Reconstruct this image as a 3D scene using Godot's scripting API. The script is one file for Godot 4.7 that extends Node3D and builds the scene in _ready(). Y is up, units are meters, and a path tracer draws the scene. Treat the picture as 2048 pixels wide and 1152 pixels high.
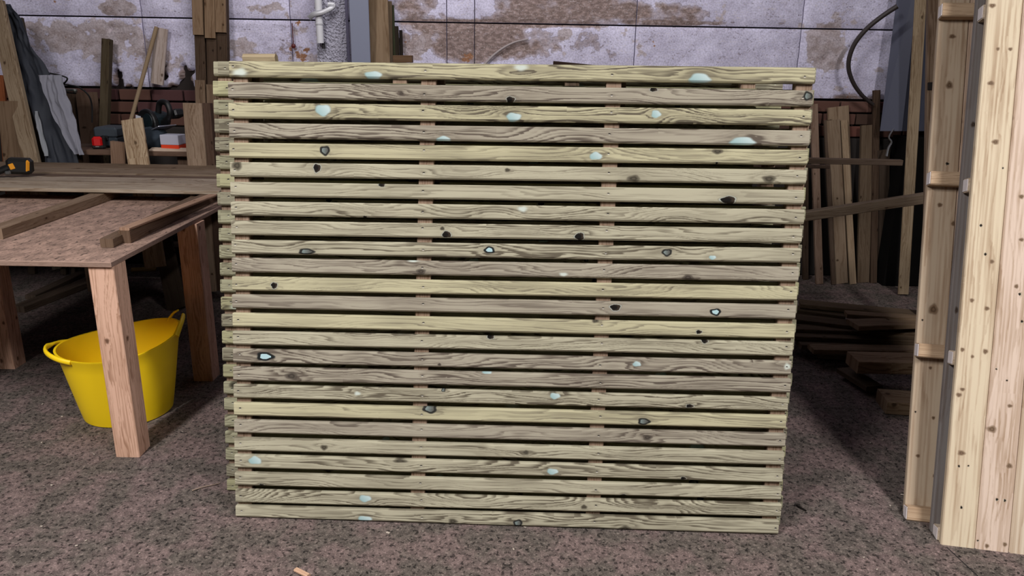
extends Node3D
# A joinery workshop: slatted fence panels leaning in the middle, a workbench on the left, boarded gates on the right.

var rng := RandomNumberGenerator.new()
var used := {}
var mats := {}
var fn := FastNoiseLite.new()
var fb := FastNoiseLite.new()
var tex_slat: ImageTexture
var tex_board: ImageTexture
var tex_wood: ImageTexture
var tex_wall: ImageTexture
var tex_floor: ImageTexture
const WOOD_ROWS := 8
const WOOD_LEN := 2.4


const SLATS := [
	[-0.9116, 1.5153, 1.4665, 0.9248, 1.5256, 1.4769],
	[-0.9163, 1.4502, 1.4003, 0.9234, 1.4565, 1.4082],
	[-0.9162, 1.3871, 1.3377, 0.9219, 1.3977, 1.3498],
	[-0.9161, 1.3235, 1.2756, 0.9224, 1.3339, 1.2865],
	[-0.9168, 1.2610, 1.2132, 0.9202, 1.2741, 1.2267],
	[-0.9158, 1.1994, 1.1524, 0.9197, 1.2124, 1.1667],
	[-0.9164, 1.1367, 1.0894, 0.9177, 1.1494, 1.1033],
	[-0.9162, 1.0743, 1.0278, 0.9219, 1.0880, 1.0408],
	[-0.9169, 1.0123, 0.9650, 0.9188, 1.0269, 0.9801],
	[-0.9167, 0.9493, 0.9033, 0.9183, 0.9645, 0.9177],
	[-0.9172, 0.8905, 0.8432, 0.9167, 0.9045, 0.8569],
	[-0.9178, 0.8290, 0.7826, 0.9161, 0.8411, 0.7948],
	[-0.9192, 0.7694, 0.7235, 0.9153, 0.7814, 0.7347],
	[-0.9190, 0.7080, 0.6614, 0.9163, 0.7181, 0.6710],
	[-0.9195, 0.6472, 0.6013, 0.9137, 0.6596, 0.6130],
	[-0.9201, 0.5870, 0.5408, 0.9129, 0.5963, 0.5510],
	[-0.9215, 0.5268, 0.4794, 0.9152, 0.5376, 0.4914],
	[-0.9212, 0.4662, 0.4205, 0.9105, 0.4742, 0.4294],
	[-0.9217, 0.4045, 0.3593, 0.9085, 0.4140, 0.3688],
	[-0.9222, 0.3448, 0.2997, 0.9102, 0.3528, 0.3077],
	[-0.9228, 0.2831, 0.2380, 0.9094, 0.2911, 0.2455],
	[-0.9233, 0.2240, 0.1781, 0.9084, 0.2308, 0.1853],
	[-0.9239, 0.1618, 0.1163, 0.9078, 0.1694, 0.1257],
	[-0.9235, 0.1008, 0.0553, 0.9115, 0.1115, 0.0665],
	[-0.9240, 0.0450, 0.0040, 0.9070, 0.0536, 0.0051],
]
const SLAT_KNOTS := [
	[0, 0.053, 0.0336, 0.0252, 0.0126, "w"], [0, 0.478, 0.0377, 0.0224, 0.0112, "b"], [0, 0.943, 0.0096, 0.0252, 0.0098, "w"], [0, 1.501, 0.0351, 0.0280, 0.0126, "b"], [1, 0.567, 0.0261, 0.0070, 0.0056, "k"], [1, 0.912, 0.0389, 0.0126, 0.0084, "d"],
	[1, 1.359, 0.0042, 0.0112, 0.0056, "d"], [1, 1.838, 0.0165, 0.0126, 0.0112, "g"], [2, 0.317, 0.0192, 0.0210, 0.0140, "b"], [2, 0.923, 0.0326, 0.0196, 0.0112, "b"], [2, 1.370, 0.0185, 0.0126, 0.0098, "b"], [3, 0.702, 0.0422, 0.0196, 0.0084, "b"],
	[3, 1.645, 0.0357, 0.0336, 0.0112, "b"], [4, 0.322, 0.0208, 0.0140, 0.0126, "g"], [4, 1.186, 0.0268, 0.0168, 0.0098, "b"], [4, 1.568, 0.0432, 0.0035, 0.0035, "d"], [4, 1.568, 0.0085, 0.0168, 0.0070, "k"], [5, 0.037, 0.0109, 0.0154, 0.0140, "k"],
	[5, 0.296, 0.0153, 0.0112, 0.0126, "d"], [5, 0.907, 0.0135, 0.0084, 0.0056, "k"], [5, 1.308, 0.0348, 0.0196, 0.0098, "k"], [5, 1.734, 0.0306, 0.0196, 0.0112, "k"], [6, 0.505, 0.0038, 0.0098, 0.0056, "d"], [6, 1.610, 0.0350, 0.0224, 0.0112, "d"],
	[7, 0.450, 0.0442, 0.0056, 0.0035, "d"], [7, 0.958, 0.0115, 0.0168, 0.0098, "w"], [8, 0.715, 0.0346, 0.0140, 0.0098, "d"], [8, 1.143, 0.0346, 0.0140, 0.0112, "d"], [8, 0.701, 0.0159, 0.0070, 0.0056, "k"], [9, 0.259, 0.0345, 0.0224, 0.0084, "g"],
	[9, 0.854, 0.0204, 0.0154, 0.0098, "r"], [9, 1.424, 0.0196, 0.0140, 0.0098, "g"], [9, 1.570, 0.0331, 0.0098, 0.0056, "b"], [10, 0.607, -0.0007, 0.0224, 0.0056, "w"], [10, 0.633, 0.0337, 0.0140, 0.0084, "k"], [10, 1.095, 0.0355, 0.0140, 0.0070, "w"],
	[10, 1.495, 0.0383, 0.0168, 0.0084, "k"], [11, 0.151, 0.0270, 0.0098, 0.0098, "d"], [12, 1.266, 0.0186, 0.0159, 0.0101, "d"], [12, 1.589, 0.0269, 0.0159, 0.0101, "r"], [13, 1.203, 0.0017, 0.0101, 0.0058, "k"], [13, 1.539, 0.0302, 0.0087, 0.0058, "d"],
	[14, 0.863, 0.0005, 0.0101, 0.0087, "d"], [14, 1.560, 0.0012, 0.0101, 0.0072, "d"], [14, 0.573, -0.0070, 0.0231, 0.0072, "w"], [15, 0.117, 0.0224, 0.0260, 0.0130, "r"], [15, 1.343, 0.0198, 0.0115, 0.0072, "b"], [15, 1.830, 0.0170, 0.0115, 0.0115, "w"],
	[15, 0.696, 0.0363, 0.0058, 0.0043, "k"], [16, 0.204, 0.0257, 0.0202, 0.0115, "k"], [16, 0.852, -0.0034, 0.0144, 0.0072, "b"], [17, 1.079, 0.0119, 0.0144, 0.0087, "b"], [17, 0.710, 0.0023, 0.0058, 0.0043, "g"], [17, 0.424, 0.0198, 0.0115, 0.0072, "w"],
	[17, 1.522, 0.0351, 0.0115, 0.0058, "d"], [18, 0.666, 0.0052, 0.0202, 0.0130, "g"], [18, 1.374, 0.0305, 0.0173, 0.0101, "g"], [19, 1.388, 0.0237, 0.0144, 0.0087, "k"], [20, 0.311, 0.0254, 0.0115, 0.0087, "k"], [20, 0.988, 0.0241, 0.0087, 0.0072, "k"],
	[21, 0.076, 0.0175, 0.0187, 0.0115, "b"], [21, 1.078, 0.0274, 0.0159, 0.0087, "b"], [21, 1.513, 0.0392, 0.0087, 0.0058, "d"], [21, 0.567, 0.0054, 0.0231, 0.0058, "k"], [22, 0.097, 0.0412, 0.0087, 0.0036, "d"], [22, 1.317, 0.0436, 0.0101, 0.0043, "d"],
	[23, 0.449, 0.0179, 0.0173, 0.0101, "b"], [23, 1.187, 0.0274, 0.0101, 0.0072, "k"], [23, 1.816, -0.0261, 0.0072, 0.0072, "d"], [24, 0.448, 0.0363, 0.0202, 0.0087, "b"], [24, 0.747, 0.0353, 0.0144, 0.0087, "k"], [24, 0.967, 0.0351, 0.0130, 0.0115, "g"],
	[24, 1.327, 0.0425, 0.0202, 0.0101, "k"],
]
const SLAT_NAILS := [0.028, 0.639, 1.227, 1.825]
const UPRIGHTS := [[-0.8985, -0.8822, 0.048], [-0.3070, -0.2788, 0.048], [0.2886, 0.3070, 0.048], [0.8798, 0.8997, 0.048]]
const GATE_X := [0.0000, 0.1049, 0.2067, 0.3117, 0.4167, 0.5217]
const GATE_M := -0.0092
const GATE_MR := -0.0235
const GATE_RAILS := [0.027, 0.617, 1.189, 1.753]
const GATE_A_RAILS := [0.026, 0.594, 1.197, 1.788]
const BOARD_KNOTS := [
	[0, 1.707, 0.0488, 0.0072, 0.0104], [0, 1.534, 0.0501, 0.0129, 0.0104], [0, 1.256, 0.0614, 0.0043, 0.0052], [0, 1.109, 0.0465, 0.0072, 0.0078], [0, 1.046, 0.0944, 0.0086, 0.0065], [0, 0.740, 0.0492, 0.0172, 0.0143],
	[0, 0.700, 0.0158, 0.0029, 0.0026], [0, 0.534, 0.0527, 0.0057, 0.0052], [0, 0.375, 0.0140, 0.0029, 0.0026], [0, 0.360, 0.0737, 0.0057, 0.0052], [0, 0.222, 0.0322, 0.0057, 0.0065], [0, 0.158, 0.0900, 0.0057, 0.0052],
	[1, 1.395, 0.0221, 0.0083, 0.0075], [1, 0.775, 0.0197, 0.0110, 0.0050], [2, 1.764, 0.0142, 0.0066, 0.0096], [2, 1.626, 0.0416, 0.0053, 0.0048], [2, 1.626, 0.0782, 0.0053, 0.0060], [2, 1.516, 0.0298, 0.0066, 0.0096],
	[2, 1.328, 0.0584, 0.0079, 0.0096], [2, 1.245, 0.0872, 0.0026, 0.0024], [2, 1.057, 0.0373, 0.0040, 0.0036], [2, 0.965, 0.0581, 0.0040, 0.0036], [2, 0.942, 0.0793, 0.0066, 0.0060], [2, 0.812, 0.0302, 0.0066, 0.0060],
	[2, 0.789, 0.0768, 0.0066, 0.0072], [2, 0.649, 0.0147, 0.0066, 0.0060], [2, 0.629, 0.0464, 0.0053, 0.0048], [2, 0.649, 0.0837, 0.0079, 0.0072], [2, 0.519, 0.0253, 0.0053, 0.0072], [2, 0.500, 0.0162, 0.0066, 0.0084],
	[2, 0.310, 0.0390, 0.0079, 0.0108], [2, 0.266, 0.0349, 0.0033, 0.0030], [2, 0.270, 0.0633, 0.0026, 0.0024], [2, 0.131, 0.0534, 0.0040, 0.0036], [3, 1.777, -0.0055, 0.0092, 0.0060], [3, 1.408, -0.0031, 0.0119, 0.0048],
	[3, 0.867, 0.0528, 0.0066, 0.0060], [3, 0.843, 0.0649, 0.0040, 0.0036], [3, 1.156, 0.0438, 0.0066, 0.0072], [3, 1.018, 0.0550, 0.0053, 0.0072], [3, 0.755, 0.0780, 0.0040, 0.0036], [3, 0.595, 0.0158, 0.0026, 0.0024],
	[3, 0.561, 0.0497, 0.0026, 0.0024], [3, 0.479, 0.0652, 0.0053, 0.0072], [3, 0.398, 0.0184, 0.0106, 0.0132], [3, 0.284, 0.0796, 0.0079, 0.0084], [3, 0.170, 0.0518, 0.0040, 0.0036], [3, 0.170, 0.0756, 0.0040, 0.0036],
	[3, 0.028, 0.0064, 0.0026, 0.0024], [3, 0.014, 0.0346, 0.0066, 0.0060], [3, 0.026, 0.0872, 0.0066, 0.0060],
]
const BARK := [[0.599, 0.050, 0.050, -0.010], [0.531, 0.030, 0.060, 0.012], [0.468, 0.050, 0.045, -0.010], [0.395, 0.040, 0.050, -0.010], [0.308, 0.060, 0.040, 0.012]]
const WALL_PATCHES := [
	[-0.634, 1.800, 0.216, 0.144, 0.80, 0], [-0.111, 1.722, 0.792, 0.025, 0.70, 0], [1.003, 1.740, 0.396, 0.022, 0.60, 0], [1.576, 1.749, 0.432, 0.014, 0.45, 0], [-0.348, 1.596, 0.612, 0.162, 0.50, 0], [0.324, 1.822, 0.540, 0.115, 1.20, 0],
	[0.998, 1.801, 0.324, 0.079, 0.90, 0], [-0.178, 1.615, 0.468, 0.144, 0.75, 0], [-0.655, 1.591, 0.180, 0.144, 0.35, 1], [0.502, 1.610, 0.360, 0.108, 0.45, 0], [-0.331, 1.499, 0.050, 0.047, 1.60, 2], [-1.471, 1.610, 0.108, 0.126, 0.70, 2],
	[-1.656, 1.630, 0.108, 0.050, 0.55, 2], [-1.444, 1.497, 0.090, 0.058, 0.80, 2], [-1.490, 1.578, 0.216, 0.162, 0.30, 0], [-2.939, 1.571, 0.252, 0.144, 0.75, 1], [-3.173, 1.599, 0.180, 0.144, 0.40, 1], [-2.689, 1.783, 0.126, 0.058, 1.00, 1],
	[-2.776, 1.766, 0.090, 0.043, 0.50, 0], [-2.511, 1.447, 0.144, 0.180, 0.40, 1], [-2.675, 1.510, 0.216, 0.180, 0.30, 1], [-1.663, 1.768, 0.180, 0.072, 0.50, 1], [-1.887, 1.523, 0.144, 0.108, 0.40, 1], [2.104, 1.587, 0.144, 0.162, 0.80, 1],
	[1.589, 1.627, 0.360, 0.126, 0.90, 3], [1.319, 1.607, 0.396, 0.108, 0.90, 3], [1.766, 1.854, 0.324, 0.072, 0.80, 3], [-0.381, 1.820, 0.144, 0.058, 0.90, 3], [-2.067, 1.777, 0.216, 0.058, 0.60, 3], [-3.281, 1.774, 0.288, 0.058, 0.70, 3],
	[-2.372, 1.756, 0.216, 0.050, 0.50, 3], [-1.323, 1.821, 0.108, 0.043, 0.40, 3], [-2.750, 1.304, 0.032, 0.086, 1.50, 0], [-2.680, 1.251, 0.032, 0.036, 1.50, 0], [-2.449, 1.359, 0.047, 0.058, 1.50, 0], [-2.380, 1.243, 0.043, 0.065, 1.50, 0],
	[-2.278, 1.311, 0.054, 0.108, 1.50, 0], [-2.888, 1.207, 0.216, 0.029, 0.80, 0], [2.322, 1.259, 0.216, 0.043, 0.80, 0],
]
const WALL_HOLES := [
	[-2.749, 1.310, 0.025, 0.079, 0.090], [-2.775, 1.243, 0.043, 0.040, 0.060], [-2.680, 1.251, 0.025, 0.029, 0.080], [-2.449, 1.359, 0.032, 0.047, 0.085], [-2.380, 1.243, 0.032, 0.054, 0.080], [-2.278, 1.311, 0.043, 0.101, 0.090],
	[-2.334, 1.277, 0.029, 0.032, 0.070], [-2.756, 1.638, 0.013, 0.036, 0.030], [0.944, 1.624, 0.011, 0.011, 0.040], [2.212, 1.497, 0.011, 0.009, 0.030], [2.118, 1.535, 0.011, 0.009, 0.030],
]
const WALL_JOINTS := [-7.200, -6.100, -4.950, -3.636, -2.539, -1.532, -0.473, -0.284, 0.810, 1.932, 3.022, 4.450, 5.600, 7.200]
const TRIO := [
	[Vector3(-2.1206, 0, -5.14), Vector3(-2.0978, 2.0193, -5.42), Vector3(-2.1023, 1.6147, -5.3639), Vector3(-2.0978, 2.0193, -5.42), Vector3(-2.1056, 1.3273, -5.324), "leftmost of three tall brown posts against the wall, nearest the slanted pole"],
	[Vector3(-2.0565, 0, -5.14), Vector3(-2.0158, 2.0206, -5.42), Vector3(-2.0243, 1.5954, -5.3611), Vector3(-2.0158, 2.0206, -5.42), Vector3(-2.0303, 1.2998, -5.3201), "middle of three tall brown posts against the wall, set close between the other two"],
	[Vector3(-1.9889, 0, -5.14), Vector3(-1.9436, 2.0218, -5.42), Vector3(-1.9523, 1.6328, -5.3661), Vector3(-1.9436, 2.0218, -5.42), Vector3(-1.9613, 1.2317, -5.3106), "rightmost of three tall brown posts against the wall, next to the slatted panels"],
]
const STICKS := [
	[Vector3(2.1809, 0.004, -5.2357), Vector3(2.0418, 1.2337, -5.4), 0.050, 0.030, [0.62, 0.5, 0.44], "wall_batten", "pale pinkish batten nearest the panels' right edge, leaning on the back wall", "batten"],
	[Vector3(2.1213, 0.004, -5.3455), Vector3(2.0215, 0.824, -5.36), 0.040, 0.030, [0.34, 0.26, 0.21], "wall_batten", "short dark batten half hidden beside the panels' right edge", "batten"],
	[Vector3(2.3939, 0.004, -5.3235), Vector3(2.2238, 1.2175, -5.44), 0.145, 0.020, [0.64, 0.54, 0.44], "wall_board", "wide pale board at the back of the leaning group, taller than the pair in front", "board"],
	[Vector3(2.3457, 0.004, -5.2578), Vector3(2.1777, 1.1306, -5.38), 0.090, 0.022, [0.6, 0.51, 0.42], "wall_board", "brown board in front of the wide pale board, left of its narrow twin", "board"],
	[Vector3(2.4242, 0.004, -5.2501), Vector3(2.2527, 1.1318, -5.38), 0.045, 0.022, [0.7, 0.6, 0.48], "wall_board", "narrow paler board in front of the wide pale board, at its right", "board"],
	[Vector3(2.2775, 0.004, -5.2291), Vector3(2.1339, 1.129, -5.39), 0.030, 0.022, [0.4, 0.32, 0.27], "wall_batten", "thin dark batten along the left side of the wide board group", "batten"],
	[Vector3(2.5137, 0.004, -5.2928), Vector3(2.427, 1.0994, -5.4), 0.085, 0.030, [0.46, 0.38, 0.3], "wall_board", "brown board leaning between the wide board group and the grey sheeting", "board"],
	[Vector3(2.5851, 0.004, -5.2845), Vector3(2.4562, 1.3331, -5.4), 0.045, 0.030, [0.36, 0.27, 0.21], "wall_batten", "tall thin dark batten rising beside the hose's lower end", "batten"],
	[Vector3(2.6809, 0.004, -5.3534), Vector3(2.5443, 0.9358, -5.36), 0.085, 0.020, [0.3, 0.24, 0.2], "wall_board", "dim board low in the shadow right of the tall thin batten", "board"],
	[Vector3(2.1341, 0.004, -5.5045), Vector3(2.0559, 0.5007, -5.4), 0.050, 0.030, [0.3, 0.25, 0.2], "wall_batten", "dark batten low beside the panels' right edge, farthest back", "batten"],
]
const HEAP := [
	[Vector3(1.6725, 0.18, -4.2605), Vector3(2.2954, 0.18, -4.0861), 0.100, 0.026, "heap_plank", "uppermost thin plank at the far side of the heap", 0.90],
	[Vector3(1.6165, 0.15, -4.2558), Vector3(1.8925, 0.15, -4.1356), 0.090, 0.026, "heap_plank", "short plank end at the heap's far left", 0.80],
	[Vector3(1.8382, 0.2, -4.0204), Vector3(2.2361, 0.2, -3.9487), 0.070, 0.026, "heap_plank", "pale plank lying slantwise on top of the heap", 1.25],
	[Vector3(1.5352, 0.15, -4.0995), Vector3(1.8623, 0.15, -3.9818), 0.110, 0.026, "heap_plank", "broad plank in the left middle of the heap", 0.85],
	[Vector3(1.8171, 0.19, -3.8747), Vector3(2.2592, 0.19, -3.9375), 0.120, 0.026, "heap_plank", "plank ending in a cut corner near the middle of the heap", 1.15],
	[Vector3(1.4945, 0.13, -3.9706), Vector3(2.2654, 0.13, -3.9292), 0.090, 0.026, "heap_plank", "long plank across the middle of the heap", 0.90],
	[Vector3(1.4753, 0.11, -3.9059), Vector3(2.2324, 0.11, -3.8584), 0.080, 0.026, "heap_plank", "long plank just in front of the middle one", 0.85],
	[Vector3(1.5328, 0.085, -3.846), Vector3(2.2282, 0.085, -3.8418), 0.090, 0.026, "heap_plank", "long plank near the front of the heap", 0.80],
	[Vector3(1.5569, 0.1, -3.7428), Vector3(2.1748, 0.1, -3.743), 0.090, 0.026, "heap_plank", "front plank of the heap with a square left end", 1.10],
	[Vector3(1.6357, 0.035, -3.8401), Vector3(1.8186, 0.035, -3.8055), 0.070, 0.026, "heap_plank", "short plank on the floor under the front of the heap", 1.00],
	[Vector3(1.6601, 0.15, -3.4858), Vector3(2.0324, 0.15, -3.4832), 0.140, 0.060, "heap_plank", "thick pale-ended plank jutting out at the front right of the heap", 1.30],
	[Vector3(1.6769, 0.05, -3.5873), Vector3(1.7281, 0.05, -3.3646), 0.090, 0.026, "heap_plank", "plank pointing forward out of the heap, nearly on the floor", 0.75],
	[Vector3(1.7014, 0.064, -3.2327), Vector3(1.883, 0.064, -3.2078), 0.150, 0.060, "heap_plank", "short thick block at the heap's near right corner", 1.10],
]
const STUBS := {"62": Vector3(-3.3544, 0.004, -5.15), "126": Vector3(-3.1324, 0.004, -5.15), "146": Vector3(-3.0624, 0.004, -5.15)}


func _ready() -> void:
	# ---- camera, surroundings, lights, exposure
	var cam := Camera3D.new()
	cam.name = "camera"
	cam.fov = 41.02
	cam.near = 0.05
	cam.far = 60.0
	cam.transform = Transform3D(Basis(Vector3(0.9999, 0.0162, -0.0049), Vector3(-0.0169, 0.9565, -0.2911), Vector3(0, 0.2912, 0.9567)), Vector3(0, 1.5291, 0))
	add_child(cam)
	cam.current = true
	var we := WorldEnvironment.new()
	we.name = "surroundings"
	var env := Environment.new()
	env.background_mode = Environment.BG_COLOR
	env.background_color = Color(0.02, 0.02, 0.022)
	env.tonemap_mode = Environment.TONE_MAPPER_LINEAR
	env.tonemap_exposure = 1.15
	env.sdfgi_enabled = true
	env.ssao_enabled = true
	env.ssil_enabled = true
	we.environment = env
	add_child(we)
	fn.noise_type = FastNoiseLite.TYPE_SIMPLEX
	fn.fractal_type = FastNoiseLite.FRACTAL_NONE
	fn.frequency = 1.0
	fn.seed = 5
	fb.noise_type = FastNoiseLite.TYPE_SIMPLEX
	fb.fractal_type = FastNoiseLite.FRACTAL_FBM
	fb.fractal_octaves = 4
	fb.frequency = 1.0
	fb.seed = 9
	rng.seed = 20
	strip_light(Vector3(-2.1, 3.75, 0.55), 1.25, "long white strip light on the ceiling, on the workbench side", 25.0)
	strip_light(Vector3(1.88, 3.75, 0.35), 1.39, "long white strip light on the ceiling, on the gate side", 17.0)
	strip_light(Vector3(-0.2, 3.9, -3.3), 0.0, "added strip light out of view near the back wall, turned to brighten it", 7.4, -1.75)  # added wall-washer, put in only to brighten the back wall
	# ---- textures and structure
	make_textures()
	build_room()
	# ---- large objects
	build_panels()
	build_gates()
	build_workbench()
	build_trug()
	build_back_left()
	build_back_middle()
	build_back_right()
	build_floor_bits()


# ------------------------------------------------------------------ naming
func numbered(n: String) -> String:
	if not used.has(n):
		used[n] = 0
		return n
	used[n] += 1
	return "%s_%03d" % [n, used[n]]


func tag(o: Node3D, label: String, category: String, group := "") -> Node3D:
	o.set_meta("label", label)
	o.set_meta("category", category)
	if group != "":
		o.set_meta("group", group)
	return o


func thing(n: String, label: String, category: String, T := Transform3D(), group := "") -> Node3D:
	var o := Node3D.new()
	o.name = numbered(n)
	o.transform = T
	add_child(o)
	tag(o, label, category, group)
	return o


func part(parent: Node, n: String, mesh: Mesh, mat: Material, T := Transform3D()) -> MeshInstance3D:
	var o := MeshInstance3D.new()
	o.name = numbered(n) if parent == self else n
	o.mesh = mesh
	o.material_override = mat
	o.transform = T
	parent.add_child(o, true)
	return o


func structure(n: String, mesh: Mesh, mat: Material, T := Transform3D()) -> MeshInstance3D:
	var o := part(self, n, mesh, mat, T)
	o.set_meta("kind", "structure")
	return o


# ------------------------------------------------------------------ materials
func plain(c: Color, rough := 0.8, metal := 0.0) -> StandardMaterial3D:
	var key := "p%s %.2f %.2f" % [c.to_html(), rough, metal]
	if not mats.has(key):
		var m := StandardMaterial3D.new()
		m.albedo_color = c
		m.roughness = rough
		m.metallic = metal
		mats[key] = m
	return mats[key]


func textured(tex: Texture2D, tint: Color, rough := 0.85, relief := 0.0) -> StandardMaterial3D:
	var key := "t%d %s %.2f %.3f" % [tex.get_instance_id(), tint.to_html(), rough, relief]
	if not mats.has(key):
		var m := StandardMaterial3D.new()
		m.albedo_color = tint
		m.albedo_texture = tex
		m.roughness = rough
		m.metallic_specular = 0.3
		if relief > 0.0:
			m.heightmap_enabled = true
			m.heightmap_texture = tex
			m.heightmap_scale = relief
		mats[key] = m
	return mats[key]


func wood(tint: Color) -> StandardMaterial3D:
	return textured(tex_wood, tint.lerp(Color(1, 1, 1) * tint.get_luminance(), 0.42), 0.85, 0.05)


# ------------------------------------------------------------------ shapes
func start() -> SurfaceTool:
	var st := SurfaceTool.new()
	st.begin(Mesh.PRIMITIVE_TRIANGLES)
	st.set_smooth_group(-1)
	return st


func done(st: SurfaceTool) -> ArrayMesh:
	st.generate_normals()
	return st.commit()


func vert(st: SurfaceTool, p: Vector3, uv: Vector2) -> void:
	st.set_uv(uv)
	st.add_vertex(p)


# a, b, c, d run anticlockwise when seen from outside
func quad(st: SurfaceTool, a: Vector3, b: Vector3, c: Vector3, d: Vector3, ua := Vector2(), ub := Vector2(), uc := Vector2(), ud := Vector2()) -> void:
	vert(st, a, ua); vert(st, c, uc); vert(st, b, ub)
	vert(st, a, ua); vert(st, d, ud); vert(st, c, uc)


# a profile in (y, z), anticlockwise seen from +x, drawn out along x from x0 to x1
func draw_out(st: SurfaceTool, prof: PackedVector2Array, T: Transform3D, x0: float, x1: float, uv0 := Vector2(0, 0), uvs := Vector2(1, 1)) -> void:
	var n := prof.size()
	var run := 0.0
	for i in n:
		var p := prof[i]
		var q := prof[(i + 1) % n]
		var l := p.distance_to(q)
		quad(st, T * Vector3(x0, p.x, p.y), T * Vector3(x1, p.x, p.y), T * Vector3(x1, q.x, q.y), T * Vector3(x0, q.x, q.y),
			uv0 + uvs * Vector2(0, run), uv0 + uvs * Vector2(x1 - x0, run), uv0 + uvs * Vector2(x1 - x0, run + l), uv0 + uvs * Vector2(0, run + l))
		run += l
	var tri := Geometry2D.triangulate_polygon(prof)
	for k in range(0, tri.size(), 3):
		var a := prof[tri[k]]
		var b := prof[tri[k + 1]]
		var c := prof[tri[k + 2]]
		if (b - a).cross(c - a) < 0:
			var s := b
			b = c
			c = s
		for e in [[x1, a, c, b], [x0, a, b, c]]:
			for j in [1, 2, 3]:
				var v: Vector2 = e[j]
				vert(st, T * Vector3(e[0], v.x, v.y), uv0 + uvs * Vector2(0.01 + v.y, absf(v.x)))


# eight-cornered section: w across (y), t thick (z), corners cut by ch
func section(w: float, t: float, ch: float) -> PackedVector2Array:
	var a := w / 2
	var b := t / 2
	return PackedVector2Array([Vector2(-a + ch, -b), Vector2(a - ch, -b), Vector2(a, -b + ch), Vector2(a, b - ch), Vector2(a - ch, b), Vector2(-a + ch, b), Vector2(-a, b - ch), Vector2(-a, -b + ch)])


# a timber of length l along x, its grain from one row of the plain wood texture
func timber_mesh(l: float, w: float, t: float, ch := 0.003, row := -1) -> ArrayMesh:
	if row < 0:
		row = rng.randi() % WOOD_ROWS
	var u0 := rng.randf()
	var st := start()
	var prof := section(w, t, ch)
	var h := l / 2
	var c := 0.0025
	for i in 8:
		var p := prof[i]
		var q := prof[(i + 1) % 8]
		var flat := absf(p.y - q.y) < absf(p.x - q.x)
		var vp := (row + 0.05 + 0.9 * (p.x / w + 0.5)) / WOOD_ROWS
		var vq := (row + 0.05 + 0.9 * (q.x / w + 0.5)) / WOOD_ROWS
		if not flat:
			vp = (row + 0.05 + 0.9 * clampf((p.y / w + 0.5), 0, 1)) / WOOD_ROWS
			vq = (row + 0.05 + 0.9 * clampf((q.y / w + 0.5), 0, 1)) / WOOD_ROWS
		var us := u0
		var ue := u0 + l / WOOD_LEN
		quad(st, Vector3(-h, p.x, p.y), Vector3(h, p.x, p.y), Vector3(h, q.x, q.y), Vector3(-h, q.x, q.y), Vector2(us, vp), Vector2(ue, vp), Vector2(ue, vq), Vector2(us, vq))
	for s in [-1.0, 1.0]:
		for i in range(1, 7):
			var tri := [prof[0], prof[i], prof[i + 1]]
			if s > 0:
				tri = [prof[0], prof[i + 1], prof[i]]
			for v in tri:
				vert(st, Vector3(s * h, v.x, v.y), Vector2(u0 + 0.02 * v.y / maxf(t, 0.001) * 0.1, (row + 0.5 + 0.4 * v.x / w) / WOOD_ROWS))
	return done(st)


# the frame of a timber whose front face has the middle line a to b and looks along n
func along(a: Vector3, b: Vector3, n: Vector3, t: float) -> Transform3D:
	var x := (b - a).normalized()
	var z := (n - x * n.dot(x)).normalized()
	return Transform3D(Basis(x, z.cross(x), z), (a + b) / 2 - z * t / 2)


func timber(parent: Node, n: String, a: Vector3, b: Vector3, w: float, t: float, tint: Color, face := Vector3(0, 0, 1), ch := 0.003, row := -1) -> MeshInstance3D:
	return part(parent, n, timber_mesh(a.distance_to(b), w, t, ch, row), wood(tint), along(a, b, face, t))


func lone(n: String, label: String, category: String, a: Vector3, b: Vector3, w: float, t: float, tint: Color, face := Vector3(0, 0, 1), group := "", ch := 0.003) -> MeshInstance3D:
	var o := timber(self, n, a, b, w, t, tint, face, ch)
	tag(o, label, category, group)
	return o


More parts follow.
